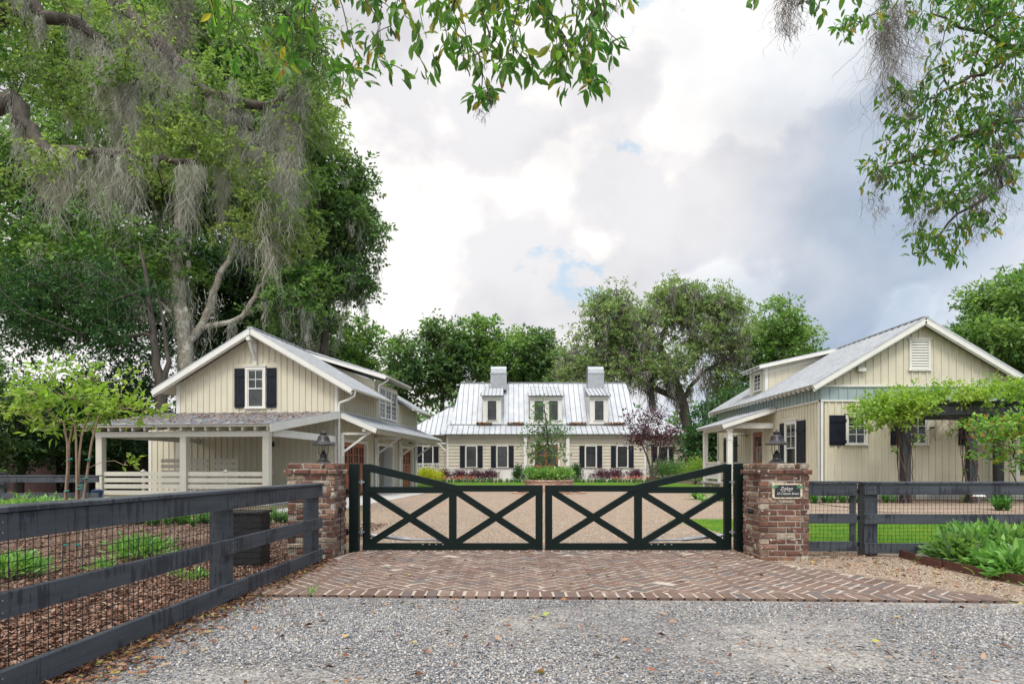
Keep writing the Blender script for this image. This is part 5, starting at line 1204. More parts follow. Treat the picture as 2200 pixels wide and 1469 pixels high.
# round brick planter
t = thing('round_planter', 'round pink brick planter in the middle of the gravel court', 'planter', (1.62, 28.6, 0))
m = MB(); nb = 44
for c in range(8):
    for k in range(nb):
        a0 = 2 * math.pi * (k + .5 * (c % 2)) / nb; a1 = a0 + 2 * math.pi / nb * .92; z0 = .03 + c * .072; z1 = z0 + .06; r0, r1 = .96, (1.06 if c < 7 else 1.10)
        q = [(r0 * math.cos(a0), r0 * math.sin(a0)), (r1 * math.cos(a0), r1 * math.sin(a0)), (r1 * math.cos(a1), r1 * math.sin(a1)), (r0 * math.cos(a1), r0 * math.sin(a1))]
        m.add([(x, y, z0) for x, y in q] + [(x, y, z1) for x, y in q], [(0, 3, 2, 1), (4, 5, 6, 7), (0, 1, 5, 4), (1, 2, 6, 5), (2, 3, 7, 6), (3, 0, 4, 7)])
m.build('wall', M['planterbrick'], t); m = MB(); m.lathe([(1.045, 0), (1.045, .60)], n=44); m.build('mortar', M['joint'], t); m = MB(); m.lathe([(.95, .601), (.95, .62)], n=32); m.build('soil', M['mulch'], t)
m = MB()
for k in range(60):
    a0 = 2 * math.pi * k / 60; a1 = a0 + 2 * math.pi / 60 * .9; q = [(r * math.cos(a), r * math.sin(a)) for r, a in ((1.42, a0), (1.64, a0), (1.64, a1), (1.42, a1))]
    m.add([(x, y, .0) for x, y in q] + [(x, y, .05) for x, y in q], [(4, 5, 6, 7), (0, 1, 5, 4), (1, 2, 6, 5), (2, 3, 7, 6), (3, 0, 4, 7)])
m.build('edging_ring', M['planterbrick'], t)
# shed far left, blue bin
t = thing('shed', 'dark red wooden outbuilding with a shingle roof, half hidden by trees at the far left', 'shed', (-24.5, 31.0, 0), R(-20))
m = MB(); m.box(-4, 4, 0, 5, 0, 3.0); m.build('wall', M['redwall'], t); m = MB(); m.prism([(-4.5, -.6, 2.9), (-4.5, 5.6, 2.9), (-4.5, 2.5, 4.6)], (9, 0, 0)); m.build('roof', M['shingle'], t)
m = MB(); m.box(-4.5, 4.5, -.66, -.61, 2.82, 3.0); m.build('fascia', M['steel'], t)
t = thing('storage_bin', 'small dark blue plastic bin beside the left porch post', 'bin', (-11.2, 17.6, 0))
m = MB(); m.lathe([(.10, 0), (.13, .45), (.14, .46), (.14, .49)], n=20); m.build('body', M['bluebin'], t); m = MB(); m.lathe([(.145, .491), (.145, .52), (.07, .55), (.02, .555)], n=20); m.build('lid', M['bluebin'], t)
# ================================================================= trees
W3 = lambda px, py, Y: P(px, py, Y)
def lob(px, py, Y, rpx, rpy, ry, n): x, y, z = P(px, py, Y); k = Y / F; return (x, y, z, rpx * k, ry, rpy * k, n)
# giant live oak reaching in from the left, hung with moss
tree('live_oak', 'huge live oak with near mossy limbs sweeping in from the upper left', (-15.5, 12.5, 0), [(-15.5, 12.5, 0), (-15.3, 12.5, 3), (-15, 12.6, 5.5)],
     [lob(60, 60, 13.5, 200, 90, 2.0, 44), lob(300, 60, 13.5, 170, 80, 2.0, 34), lob(300, 230, 14, 170, 80, 1.8, 60), lob(470, 330, 14, 150, 90, 1.6, 80), lob(620, 400, 13.8, 80, 150, 1.2, 80), lob(660, 240, 13.5, 50, 90, 1.2, 30),
      lob(100, 200, 13.6, 140, 60, 1.6, 24), lob(180, 370, 12.9, 200, 36, 1.3, 26), lob(560, 500, 14, 110, 50, 1.2, 30), lob(560, 90, 13.0, 90, 80, 1.2, 16), lob(460, 170, 13.5, 90, 70, 1.2, 20), lob(640, 60, 12.5, 80, 90, 1, 26)],
     101, 'bark', 'lf_oak', tip=.007, expo=2.1, nl=95, rc=.36, L=.085, W=.045, rtrunk=(.75, .6), droop=.5, sag=.1, shell=.1, density=.72,
     limbs=[([(-15.2, 12.5, 5), P(-20, 0, 13), P(80, 30, 13), P(190, 65, 13.2), P(240, 120, 13.3)], .20, .06), ([(-15.2, 12.5, 5), P(120, -60, 13.6), P(280, 40, 13.4), P(380, 130, 13.4), P(470, 215, 13.4), P(600, 222, 13.3), P(650, 170, 13.2)], .20, .05),
            ([(-15.2, 12.5, 4), P(-30, 235, 12.8), P(60, 280, 12.8), P(125, 335, 12.7), P(210, 325, 12.8), P(330, 345, 12.9), P(420, 350, 13)], .20, .045),
            ([P(470, 215, 13.4), P(520, 250, 13.3), P(560, 310, 13.2), P(610, 350, 13.2)], .06, .025), ([P(240, 130, 13.3), P(270, 175, 13.2), P(300, 185, 13.2)], .04, .02), ([P(600, 222, 13.3), P(640, 260, 13.2), P(625, 330, 13.1), P(615, 400, 13.1)], .05, .025)],
     moss=dict(k=.14, n=190, spread=.19, L=1.5, limb=230, w=.0085, segs=6))
# tall broadleaf trees behind the carriage house
tree('shade_tree', 'tall bright green tree with pale forked trunks behind the carriage house', (-16.5, 33, 0), [(-16.5, 33, 0), P(395, 740, 33), P(376, 610, 33), P(385, 500, 33), P(380, 350, 33)],
     [lob(160, 120, 33, 200, 150, 4, 140), lob(420, 130, 33, 190, 150, 4, 170), lob(590, 250, 33, 120, 190, 3.5, 170), lob(330, 330, 33, 200, 130, 4, 140), lob(90, 400, 32, 180, 150, 4, 110), lob(600, 430, 34, 90, 90, 3.0, 80), lob(430, 430, 35, 130, 60, 3, 80), lob(250, 540, 32, 190, 70, 3.5, 60), lob(640, 630, 35, 70, 70, 2.5, 40), lob(80, 560, 31, 130, 70, 3, 45), lob(650, 330, 34, 60, 130, 3, 50)],
     102, 'bark_pale', 'lf_bright', tip=.02, expo=2.3, nl=150, rc=1.35, L=.25, W=.12, rtrunk=(.42, .20), droop=.5, shell=.1,
     limbs=[([P(415, 760, 33.5), P(440, 690, 33.5), P(465, 610, 33.5), P(500, 545, 33.5), P(520, 470, 33.5)], .25, .09), ([P(475, 740, 34), P(520, 680, 34), P(555, 620, 34), P(582, 565, 34), P(620, 480, 34)], .16, .07),
            ([P(385, 780, 33), P(405, 700, 33), P(392, 630, 33), P(405, 560, 33)], .2, .12), ([P(380, 560, 33), P(300, 540, 33), P(180, 500, 32), P(60, 510, 32)], .13, .06), ([P(376, 690, 33), P(280, 600, 32), P(170, 560, 32), P(40, 500, 31)], .12, .05)],
     moss=dict(k=.3, n=70, spread=.6, L=3.4, limb=30, w=.03, segs=5, low=17))
tree('shade_tree', 'tall dark green tree at the right end of the big left grove', (-8.6, 37, 0), [(-8.6, 37, 0), P(700, 800, 37), P(705, 650, 37), P(720, 520, 37)],
     [lob(735, 400, 37, 62, 80, 2.2, 50), lob(762, 500, 37, 60, 75, 2.2, 55), lob(700, 560, 37, 70, 80, 2.4, 50), lob(745, 610, 37, 45, 50, 2, 30), lob(670, 440, 37, 60, 100, 2.4, 50), lob(640, 690, 37, 90, 60, 2.5, 35)],
     103, 'bark', 'lf_mid', tip=.02, nl=110, rc=.85, L=.24, W=.13, rtrunk=(.3, .15), moss=dict(k=.45, n=60, spread=.5, L=3.0, w=.035), shell=.15)
tree('shade_tree', 'mid-height light green tree just behind the carriage house dormer', (-11.5, 46, 0), [(-11.5, 46, 0), P(740, 850, 46), P(735, 760, 46)],
     [lob(740, 745, 46, 75, 65, 2.6, 70), lob(680, 770, 46, 60, 60, 2.5, 40), lob(775, 800, 46, 40, 45, 2, 26)], 104, 'bark', 'lf_bright', tip=.02, nl=90, rc=.9, L=.28, W=.15, rtrunk=(.25, .12), shell=.15)
tree('evergreen_tree', 'dark leafy tree filling the gaps behind the pale forked trunks', (-17, 43, 0), [(-17, 43, 0), P(500, 820, 43), P(480, 700, 43)],
     [lob(500, 600, 43, 110, 90, 3, 90), lob(400, 560, 44, 130, 90, 3, 80), lob(300, 650, 43, 120, 110, 3, 80), lob(620, 560, 44, 90, 90, 3, 60), lob(560, 700, 44, 90, 60, 3, 50), lob(180, 600, 44, 140, 120, 3, 90), lob(60, 640, 44, 120, 140, 3, 70), lob(440, 720, 43, 100, 60, 3, 50)], 118, 'bark', 'lf_dark', tip=.02, nl=110, rc=1.25, L=.3, W=.16, rtrunk=(.3, .12), shell=.1)
# dark grove behind the crape myrtle
tree('cedar', 'dark sparse cedar with a reddish double trunk left of the carriage house', (-15.2, 28, 0), [(-15.2, 28, 0), P(345, 850, 28), P(335, 760, 28), P(320, 640, 28), P(300, 520, 28)],
     [lob(210, 640, 28, 150, 80, 3, 70), lob(120, 700, 28, 150, 80, 3, 60), lob(250, 750, 28, 90, 80, 2.5, 44), lob(30, 640, 27, 110, 90, 2.5, 40)],
     105, 'bark', 'lf_dark', tip=.016, nl=95, rc=.85, L=.15, W=.07, rtrunk=(.30, .03), droop=.1, limbs=[([P(345, 860, 28), P(360, 780, 28), P(352, 700, 28), P(330, 600, 28)], .15, .02)], shell=.1)
for k, (px, Y, r_, top, lb, lf, sd) in enumerate([(40, 27, 120, 790, 'broad dark evergreen at the left edge above the far fence', 'lf_dark', 1), (180, 29, 110, 800, 'dark evergreen directly behind the crape myrtle', 'lf_dark', 2), (290, 32, 95, 760, 'glossy dark evergreen close to the porch corner', 'lf_dark', 3), (-70, 24, 120, 720, 'dark evergreen mostly cut off by the left frame edge', 'lf_mid', 4)]):
    x, y, z = P(px, HY, Y)
    tree('evergreen_tree', lb, (x, Y, 0), [(x, Y, 0), (x + .2, Y, 2), P(px, (top + HY) / 2, Y)], [lob(px, (top + 1030) / 2, Y, r_, (1030 - top) / 2, 2.4, 130)], 110 + sd, 'bark', lf, tip=.014, nl=100, rc=.62, L=.16, W=.075, rtrunk=(.2, .08), shell=.3, group='dark evergreens behind the left fence')
# background behind the main house
bt = [(860, 70, [(870, 780, 45, 60, 45), (850, 850, 60, 60, 45)], 'leftmost leafy tree behind the main house, over its left wing', 'lf_mid'),
      (950, 72, [(950, 740, 60, 55, 60), (935, 820, 70, 60, 60), (985, 790, 50, 70, 50)], 'broad leafy tree behind the left chimney of the main house', 'lf_mid'),
      (1045, 74, [(1035, 735, 45, 52, 45), (1060, 780, 60, 55, 60), (1100, 745, 35, 35, 20)], 'rounded leafy tree between the two chimneys of the main house', 'lf_bright'),
      (1150, 76, [(1155, 760, 45, 48, 45), (1130, 810, 60, 50, 50), (1185, 800, 40, 45, 30)], 'lower leafy tree behind the centre of the main house roof', 'lf_mid')]
for k, (px, Y, ls, lb, lf) in enumerate(bt):
    x = P(px, 0, Y)[0]
    tree('leafy_tree', lb, (x, Y, 0), [(x, Y, 0), P(px, 900, Y), P(px, 820, Y)], [lob(a, b, Y, c, d, 3.5, int(e * 1.25)) for a, b, c, d, e in ls], 130 + k, 'bark', lf, tip=.03, nl=70, rc=1.0, L=.40, W=.24, rtrunk=(.4, .2), shell=.25, group='leafy trees behind the main house')
tree('live_oak', 'spreading grey-green live oak draped in moss behind the right end of the main house', (18.6, 68, 0), [(18.6, 68, 0), P(1478, 930, 68), P(1466, 860, 68), P(1440, 800, 68), P(1415, 740, 68)],
     [lob(1320, 680, 66, 60, 60, 4, 50), lob(1290, 740, 66, 80, 60, 4, 60), lob(1230, 790, 65, 55, 45, 4, 34), lob(1370, 730, 66, 70, 60, 4, 60), lob(1455, 640, 68, 55, 55, 4, 55), lob(1500, 700, 68, 70, 75, 4, 75), lob(1530, 640, 68, 45, 42, 3, 26), lob(1580, 665, 68, 42, 30, 3, 22), lob(1400, 790, 65, 70, 40, 3.5, 40), lob(1560, 740, 68, 60, 60, 4, 40), lob(1300, 640, 66, 40, 30, 3, 18), lob(1455, 790, 66, 50, 45, 3, 26), lob(1340, 800, 65, 70, 40, 3.5, 40), lob(1250, 840, 64, 60, 40, 3, 30), lob(1400, 680, 67, 45, 50, 3, 34), lob(1550, 830, 68, 50, 40, 3, 20)],
     140, 'bark', 'lf_greyoak', tip=.03, expo=2.35, nl=110, rc=1.2, L=.26, W=.14, rtrunk=(.62, .38), droop=.4, shell=.1,
     limbs=[([P(1466, 860, 68), P(1400, 830, 67), P(1340, 800, 66), P(1280, 770, 66)], .36, .16), ([P(1450, 820, 68), P(1500, 760, 68), P(1520, 690, 68), P(1550, 650, 68)], .32, .14), ([P(1466, 860, 68), P(1510, 800, 68), P(1570, 770, 68)], .26, .12), ([P(1440, 800, 68), P(1380, 740, 67), P(1330, 690, 66)], .26, .12), ([P(1415, 740, 68), P(1440, 680, 68), P(1455, 620, 68)], .24, .1)],
     moss=dict(k=.5, n=70, spread=.8, L=3.8, limb=40, w=.06, segs=4, mat='moss_dark'))
tree('leafy_tree', 'dense bright green tree right of the mossy oak, behind the cottage dormer', (30, 72, 0), [(30, 72, 0), P(1660, 860, 72), P(1655, 780, 72)],
     [lob(1660, 700, 72, 60, 55, 4, 75), lob(1700, 745, 72, 62, 45, 4, 75), lob(1640, 770, 72, 80, 60, 4, 90), lob(1610, 840, 72, 80, 50, 4, 70), lob(1720, 800, 72, 60, 50, 4, 50)], 141, 'bark', 'lf_bright', tip=.03, nl=75, rc=1.0, L=.34, W=.2, rtrunk=(.5, .25), shell=.4)
tree('leafy_tree', 'low dark green tree between the main house and the cottage', (20.5, 56, 0), [(20.5, 56, 0), P(1570, 940, 52), P(1560, 890, 52)], [lob(1540, 920, 52, 60, 60, 3, 80), lob(1590, 880, 54, 60, 50, 3, 60), lob(1500, 960, 52, 40, 40, 2.5, 40)], 142, 'bark', 'lf_dark', tip=.02, nl=80, rc=.8, L=.26, W=.15, rtrunk=(.25, .12), shell=.4)
tree('leafy_tree', 'feathery light green tree rising behind the cottage at the right edge', (38, 45, 0), [(38, 45, 0), P(2230, 850, 42), P(2220, 700, 42)],
     [lob(2190, 650, 42, 85, 70, 3, 85), lob(2130, 735, 42, 70, 55, 3, 70), lob(2230, 740, 42, 90, 80, 3, 90), lob(2200, 830, 42, 110, 60, 3, 60)], 143, 'bark', 'lf_bright', tip=.02, nl=120, rc=.95, L=.30, W=.13, rtrunk=(.35, .2), shell=.25)
# far woodland that closes the view between the houses
rng = np.random.default_rng(77); pts = []
for k in range(260):
    a_ = rng.uniform(-75, 95); y_ = rng.uniform(92, 112); h_ = rng.uniform(6, 12); 
    pts.append((a_, y_, h_ * .5, 4.5, 3, h_ * .5, 9))
cl = lobe_points(pts, rng, 1, shell=.5); cl = cl[cl[:, 2] > .5]
o = leaf_obj('far_woods', [clump_leaves(T_DIAMOND, cl, 34, 1.6, .8, .5, rng, .2, .7)], M['lf_mid'], None); tag(o, 'dense green woods far behind the houses', 'woods', None, 'stuff')

# overhanging big-leaf branches close to the camera
def overhang(name, label, base, trunk, limbs, tips, seed, nl, L, Wd, rc, moss=None, group=None, leaf='lf_laurel', tip=.0028, fruit=0, droop=.9, mosspts=None):
    rng = np.random.default_rng(seed); t = thing(name, label, 'tree', base, 0, group); B = np.array(base, float); loc = lambda ps: [np.array(p, float) - B for p in ps]
    s = Skel(); s.limb(loc(trunk), .26, .16, sub=4, wob=.02, rng=rng)
    for ps, ra, rb in limbs:
        ps = loc(ps); A = np.array(s.p); j = int(np.argmin(np.linalg.norm(A - ps[0], axis=1))); s.limb(ps[1:], ra, rb, parent=j, sub=4, wob=.015, rng=rng)
    T = np.array(loc(tips)); s.attach(T, rng, seg=4, sag=.12, bias=-.6, wob=.10); s.radii(tip, 2.1); s.mesh('trunk', M['twig'], t, 6)
    # leaves along the last twigs: alternate whorls
    P_, D_ = [], []
    for ids in s.chains[1 + len(limbs):]:
        a = np.array(s.p[ids[-2]]); b = np.array(s.p[ids[-1]])
        for q in range(nl):
            u = rng.random() ** .6; P_.append(a + (b - a) * u + rng.normal(size=3) * rc); d = unit((b - a)[None])[0] + rng.normal(size=3) * .75 + np.array([0, 0, -droop * rng.random()]); D_.append(d)
    P_ = np.array(P_); D_ = np.array(D_); k = len(P_); s_ = .55 + .65 * rng.random(k)
    leaf_obj('crown', [leaves(T_LAUREL, P_, D_, L * s_, Wd * s_, rng)], M[leaf], t)
    if fruit:
        m = MB()
        for p in P_[rng.choice(k, fruit)]: m.lathe([(.001, -.006), (.006, 0), (.001, .006)], tuple(p + rng.normal(size=3) * .02), 5)
        m.build('berries', M['black'], t)
    if mosspts:
        for (q, n_, sp, ln) in mosspts:
            v, f = moss_strands(np.array(loc([q] * 6)) + rng.normal(size=(6, 3)) * np.array([.05, .05, .12]), n_ * 3, sp, ln * 1.5, rng, .0042, 7, .09); np_obj('spanish_moss', v, f, M['moss_dark'], t)
    return t
rng = np.random.default_rng(9)
def tipcloud(boxes):
    out_ = []
    for (x0, x1, y0, y1, Y0, Y1, n) in boxes:
        for _ in range(n): out_.append(P(rng.uniform(x0, x1), rng.uniform(y0, y1), rng.uniform(Y0, Y1)))
    return out_
Yc = 4.6
overhang('laurel_tree', 'big-leaved tree whose near twigs hang down from the top centre', (1.2, -1.8, 0), [(1.2, -1.8, 0), (1.1, -1.2, 2.2), (.9, 0, 3.8)],
         [([(.9, 0, 3.8), (.6, 2, 4.8), P(1180, -160, 4.6), P(1250, -60, 4.9)], .10, .02), ([(.8, 1, 4.3), (-.4, 3, 4.9), P(860, -120, 4.6), P(740, -60, 4.7)], .06, .015), ([(.6, 2, 4.8), P(1050, -140, 4.4), P(1060, -60, 4.4)], .04, .012), ([P(860, -120, 4.6), P(600, -100, 4.4), P(450, -40, 4.4)], .03, .01), ([P(1250, -60, 4.9), P(1450, -110, 4.9), P(1620, -90, 4.9)], .02, .01)],
         tipcloud([(500, 640, 10, 150, 4.2, 5, 9), (620, 920, -60, 10, 4.3, 5, 20), (650, 940, 10, 175, 4.3, 5, 26), (930, 1350, -70, 10, 4.3, 5.1, 44), (950, 1310, 10, 100, 4.3, 5.1, 42), (990, 1300, 90, 165, 4.3, 5.1, 34), (1020, 1080, 180, 215, 4.4, 4.6, 5), (1200, 1290, 150, 200, 4.4, 4.8, 6), (1310, 1335, 90, 130, 4.6, 4.8, 2), (420, 520, -30, 60, 4.2, 4.8, 6), (1570, 1780, -60, 30, 4.5, 4.8, 7), (690, 760, 150, 200, 4.4, 4.7, 3), (1780, 1850, -50, 10, 4.5, 4.8, 3)]),
         201, 7, .115, .042, .028, fruit=60, mosspts=[(P(1033, 170, 4.5), 10, .05, .14), (P(1300, 145, 4.7), 7, .05, .13), (P(395, -10, 4.4), 60, .20, .45), (P(1700, -10, 4.6), 34, .12, .5), (P(1320, 0, 4.8), 6, .08, .14)])
overhang('laurel_tree', 'big-leaved tree with a mossy branch fan reaching in from the upper right', (9.5, 4.5, 0), [(9.5, 4.5, 0), (9.3, 4.7, 2.5), (8.8, 5, 4.2)],
         [([(8.8, 5, 4.2), P(2300, 120, 6.2), P(2150, 90, 6.3), P(2000, 30, 6.4)], .045, .008), ([(8.8, 5, 4.0), P(2260, 250, 6.2), P(2120, 270, 6.2), P(1990, 330, 6.2), P(1900, 360, 6.2)], .036, .006), ([(9, 4.9, 3.8), P(2250, 330, 6.2), P(2150, 400, 6.2), P(2040, 480, 6.2), P(1970, 550, 6.2)], .03, .005), ([P(2200, 120, 6.2), P(2080, 170, 6.2), P(2020, 200, 6.2)], .02, .008), ([(8.8, 5, 4.2), P(2250, -20, 6), P(2100, -60, 5.8), P(1930, -40, 5.8)], .04, .01)],
         tipcloud([(2060, 2230, -50, 120, 5.8, 6.6, 105), (1940, 2110, -40, 60, 5.8, 6.4, 30), (1800, 1900, -20, 70, 5.6, 6, 12), (1980, 2220, 110, 260, 5.9, 6.6, 78), (1880, 1990, 180, 230, 6, 6.4, 14), (1900, 2200, 240, 360, 5.9, 6.6, 120), (1850, 1930, 340, 400, 6, 6.4, 18), (1940, 2180, 360, 450, 5.9, 6.6, 70), (1945, 2060, 480, 560, 6, 6.4, 24), (2040, 2150, 430, 500, 6, 6.4, 18)]),
         202, 9, .085, .030, .030, fruit=80, mosspts=[(P(1905, 20, 6.1), 60, .16, .85), (P(1890, 395, 6.2), 14, .10, .25), (P(1990, 420, 6.2), 30, .3, .3), (P(2110, 440, 6.2), 30, .3, .35), (P(2150, 330, 6.2), 30, .12, .6), (P(1940, 200, 6.2), 20, .12, .35), (P(2190, 200, 6.2), 30, .2, .45), (P(2000, 60, 6.2), 12, .12, .3)])
# fine-leaved oak sprays between the two, close by
tree('live_oak', 'fine-leaved oak spray hanging at the top edge between the mossy limbs and the big leaves', (-6.5, -3, 0), [(-6.5, -3, 0), (-6.3, -2, 3), (-5, 2, 6.4), P(560, -160, 8)],
     [lob(600, 40, 8, 70, 70, .6, 60), lob(660, 70, 8, 60, 90, .6, 60), lob(570, -20, 8, 60, 60, .6, 26), lob(700, 140, 8, 30, 50, .5, 16)], 203, 'bark', 'lf_mid', tip=.004, nl=40, rc=.16, L=.05, W=.016, rtrunk=(.3, .04), droop=1.0, shell=.05, jit=.5)

# ================================================================= crape myrtle, purple tree, magnolia
def small_tree(name, label, base, stems, lobes, seed, bark, leaf, L, Wd, nl, rc, tip=.006, r=(.028, .016), tmpl=T_DIAMOND, droop=.2, flat=.6, cat='tree', shell=.2, expo=2.2, extra=None):
    rng = np.random.default_rng(seed); t = thing(name, label, cat, base); B = np.array(base, float); s = Skel()
    for i, st in enumerate(stems): s.limb([np.array(p, float) - B for p in st], r[0], r[1], sub=4, wob=.008, rng=rng)
    cl = lobe_points([tuple(np.array(l[:3]) - B) + tuple(l[3:]) for l in lobes], rng, 1, shell=shell)
    n0 = len(s.p); s.attach(cl, rng, seg=3, sag=.08, bias=1.6, wob=.10); s.radii(tip, expo); s.mesh('trunk', M[bark], t, 7)
    leaf_obj('crown', [clump_leaves(tmpl, cl, nl, rc, L, Wd, rng, droop, flat)], M[leaf], t)
    return t
Yg = 8.15
st = [[P(134, 1195, Yg), P(146, 950, Yg), P(128, 900, Yg)], [P(138, 1196, Yg + .05), P(150, 950, Yg), P(166, 900, Yg)], [P(164, 1195, Yg), P(164, 950, Yg), P(150, 890, Yg)],
      [P(168, 1196, Yg + .1), P(172, 970, Yg), P(192, 890, Yg)], [P(172, 1195, Yg), P(194, 950, Yg), P(232, 870, Yg)]]
cm = small_tree('crape_myrtle', 'young multi-stemmed tree with lime leaves and green ties round its tan stems', (P(150, 0, Yg)[0], Yg, 0), st,
     [lob(110, 850, Yg, 95, 22, .55, 30), lob(60, 880, Yg, 75, 14, .45, 16), lob(210, 860, Yg, 95, 20, .55, 28), lob(280, 880, Yg, 60, 12, .4, 14), lob(130, 800, Yg, 50, 26, .4, 12), lob(210, 805, Yg, 60, 12, .4, 9), lob(160, 910, Yg, 100, 26, .5, 18), lob(265, 990, Yg, 12, 22, .1, 3)], 301, 'bark_smooth', 'lf_lime', .095, .042, 14, .10, tip=.0026, r=(.017, .010), flat=.3, droop=.25, tmpl=T_DIAMOND)
m = MB()
for (px, py, dx) in ((143, 1055, .0), (150, 987, .0), (172, 1043, .0), (189, 987, 0), (184, 1027, 0), (170, 1050, 0), (140, 1170, 0), (166, 1170, 0)):
    p = Vector(P(px, py, Yg - .03)) - Vector(cm.location); m.lathe([(.030, -.006), (.033, 0), (.030, .007)], p, 10); m.bar(p + Vector((.02, -.03, 0)), p + Vector((.06, -.045, .02)), .004, .012)
build_each(m, 'tie_tape', M['teal'], cm)
Yp = 40
x0 = P(1402, 0, Yp)[0]
small_tree('purple_leaf_tree', 'small tree with dark purple leaves in front of the right end of the main house', (x0, Yp, 0), [[(x0, Yp, 0), (x0, Yp, .8), P(1400, 960, Yp)], [(x0, Yp, .1), P(1412, 1000, Yp), P(1420, 950, Yp)], [(x0 - .1, Yp, .1), P(1396, 1000, Yp), P(1380, 955, Yp)]],
     [lob(1395, 930, Yp, 46, 42, 1.3, 90), lob(1358, 945, Yp, 30, 18, 1, 28), lob(1432, 948, Yp, 28, 24, 1, 30), lob(1350, 905, Yp, 18, 22, .6, 14), lob(1402, 895, Yp, 30, 18, .8, 22), lob(1450, 925, Yp, 20, 20, .6, 16)], 302, 'twig', 'lf_purple', .15, .08, 17, .34, tip=.010, r=(.09, .04), shell=.1)
Ym = 28.6; x0 = P(1178, 0, Ym)[0]
small_tree('magnolia_tree', 'slender young magnolia with glossy leaves growing from the round planter', (1.62, Ym, .62), [[(1.62, Ym, .62), P(1178, 960, Ym), P(1172, 900, Ym), P(1168, 868, Ym)]],
     [lob(1175, 985, Ym, 42, 22, .85, 34), lob(1172, 955, Ym, 44, 22, .85, 34), lob(1174, 925, Ym, 40, 20, .75, 26), lob(1166, 895, Ym, 26, 20, .5, 14), lob(1165, 868, Ym, 12, 12, .3, 6), lob(1218, 930, Ym, 16, 12, .4, 8), lob(1135, 932, Ym, 12, 10, .4, 5)], 303, 'twig', 'lf_mid', .16, .065, 15, .22, tip=.006, r=(.045, .02), droop=.1, shell=.2, tmpl=T_DIAMOND)
rng = np.random.default_rng(41)
t = thing('planter_flowers', 'bright green leafy ground plants filling the round brick planter', 'plants', (1.62, 28.6, .62))
a_ = rng.random(300) * 6.283; r_ = np.sqrt(rng.random(300)) * 1.0; cl = np.stack([np.cos(a_) * r_, np.sin(a_) * r_, .12 + rng.random(300) * .2], 1)
leaf_obj('foliage', [clump_leaves(T_DIAMOND, cl, 34, .12, .10, .045, rng, .0, .9)], M['lf_shrub'], t)
# right foreground red-tipped spray
Yr = 12.0; x0 = P(2230, 0, Yr)[0]
small_tree('shrub_tree', 'loose shrub with red-tipped green leaves at the right edge in front of the pergola', (x0, Yr, 0), [[(x0, Yr, 0), P(2220, 1050, Yr), P(2200, 990, Yr)], [(x0 + .1, Yr, 0), P(2250, 1000, Yr), P(2240, 930, Yr)], [(x0, Yr, 0.2), P(2200, 1060, Yr), P(2170, 1010, Yr)]],
     [lob(2150, 940, Yr, 60, 38, .5, 26), lob(2190, 900, Yr, 50, 30, .5, 20), lob(2110, 925, Yr, 40, 22, .4, 12), lob(2230, 930, Yr, 60, 60, .6, 34), lob(2170, 980, Yr, 40, 24, .4, 10)], 304, 'bark_red', 'lf_redtip', .085, .05, 22, .13, tip=.004, r=(.02, .01), droop=.1, shell=.1)

# ================================================================= shrubs
def gpos(px, Y): return (P(px, 0, Y)[0], Y, 0)
bush('shrub', 'low rounded light green shrub in the middle of the mulch, seen through the fence wire', gpos(305, 8.05), .29, .27, 800, 'lf_shrub', .085, .022, 401, tmpl=T_LONG)
bush('shrub', 'low light green shrub at the left edge just behind the near fence', gpos(25, 6.6), .25, .24, 700, 'lf_shrub', .085, .022, 402, tmpl=T_LONG)
bush('shrub', 'wide pale green shrub behind the top rail, in front of the far left fence', gpos(50, 13.4), .80, .50, 1600, 'lf_shrub', .10, .03, 403, tmpl=T_LONG)
bush('shrub', 'small sprouting seedling clump left of the rounded mulch-bed shrub', gpos(212, 7.2), .12, .10, 130, 'lf_shrub', .06, .02, 404, nclump=8)
bush('shrub', 'small pale sprout near the foot of the fence by its middle post', gpos(412, 6.6), .16, .10, 150, 'lf_shrub', .06, .018, 405, nclump=8)
bush('shrub', 'bright golden-yellow bush beside the carriage house corner', gpos(920, 44), .85, 1.05, 3600, 'lf_yellow', .09, .05, 410)
for px, rx, lb in ((955, .42, 'small dark purple bush next to the golden bush'), (987, .50, 'rounded dark purple bush under the left window of the main house'), (1023, .52, 'dark purple bush, left of the touching pair'), (1052, .5, 'dark purple bush, right of the touching pair'), (1290, .62, 'wide dark purple bush under the right-hand windows'), (1322, .55, 'dark purple bush behind the coral flowers'), (1362, .5, 'dark purple bush nearest the purple-leaved tree')):
    bush('purple_bush', lb, gpos(px, 48), rx * 1.15, .95, 1500, 'lf_purple', .11, .04, 420 + px, group='dark purple bushes along the main house')
for px, lb in ((1114, 'upright dark green bush left of the front door'), (1238, 'upright dark green bush right of the front door')): bush('shrub', lb, gpos(px, 49), .45, 1.35, 1400, 'lf_dark', .12, .06, 440 + px, rise=.75)
bush('shrub', 'large green bush by the right wing railing of the main house', gpos(1440, 46), 1.1, 1.6, 3600, 'lf_mid', .12, .07, 450)
bush('shrub', 'big rounded red-tipped green bush between the main house and the cottage', gpos(1492, 44), 1.15, 1.75, 4200, 'lf_redtip', .11, .06, 451)
bush('shrub', 'dark green bush filling the gap below the cottage porch', gpos(1535, 36), .9, 1.1, 2200, 'lf_mid', .1, .05, 452)
rng = np.random.default_rng(55)
xs = np.arange(-5.6, 10.9, .16); cs = np.array([(x + rng.normal() * .05, 45.4 + rng.random() * .5, 0) for x in xs if not -.1 < 0 < -.2])
v, f = strap_tufts(cs, 34, .42, .03, rng, 3, .6, 1.1); o = np_obj('border_grass', v, f, M['lf_straw']); tag(o, 'strip of dark green border grass edging the flower bed', 'border grass', None, 'stuff')
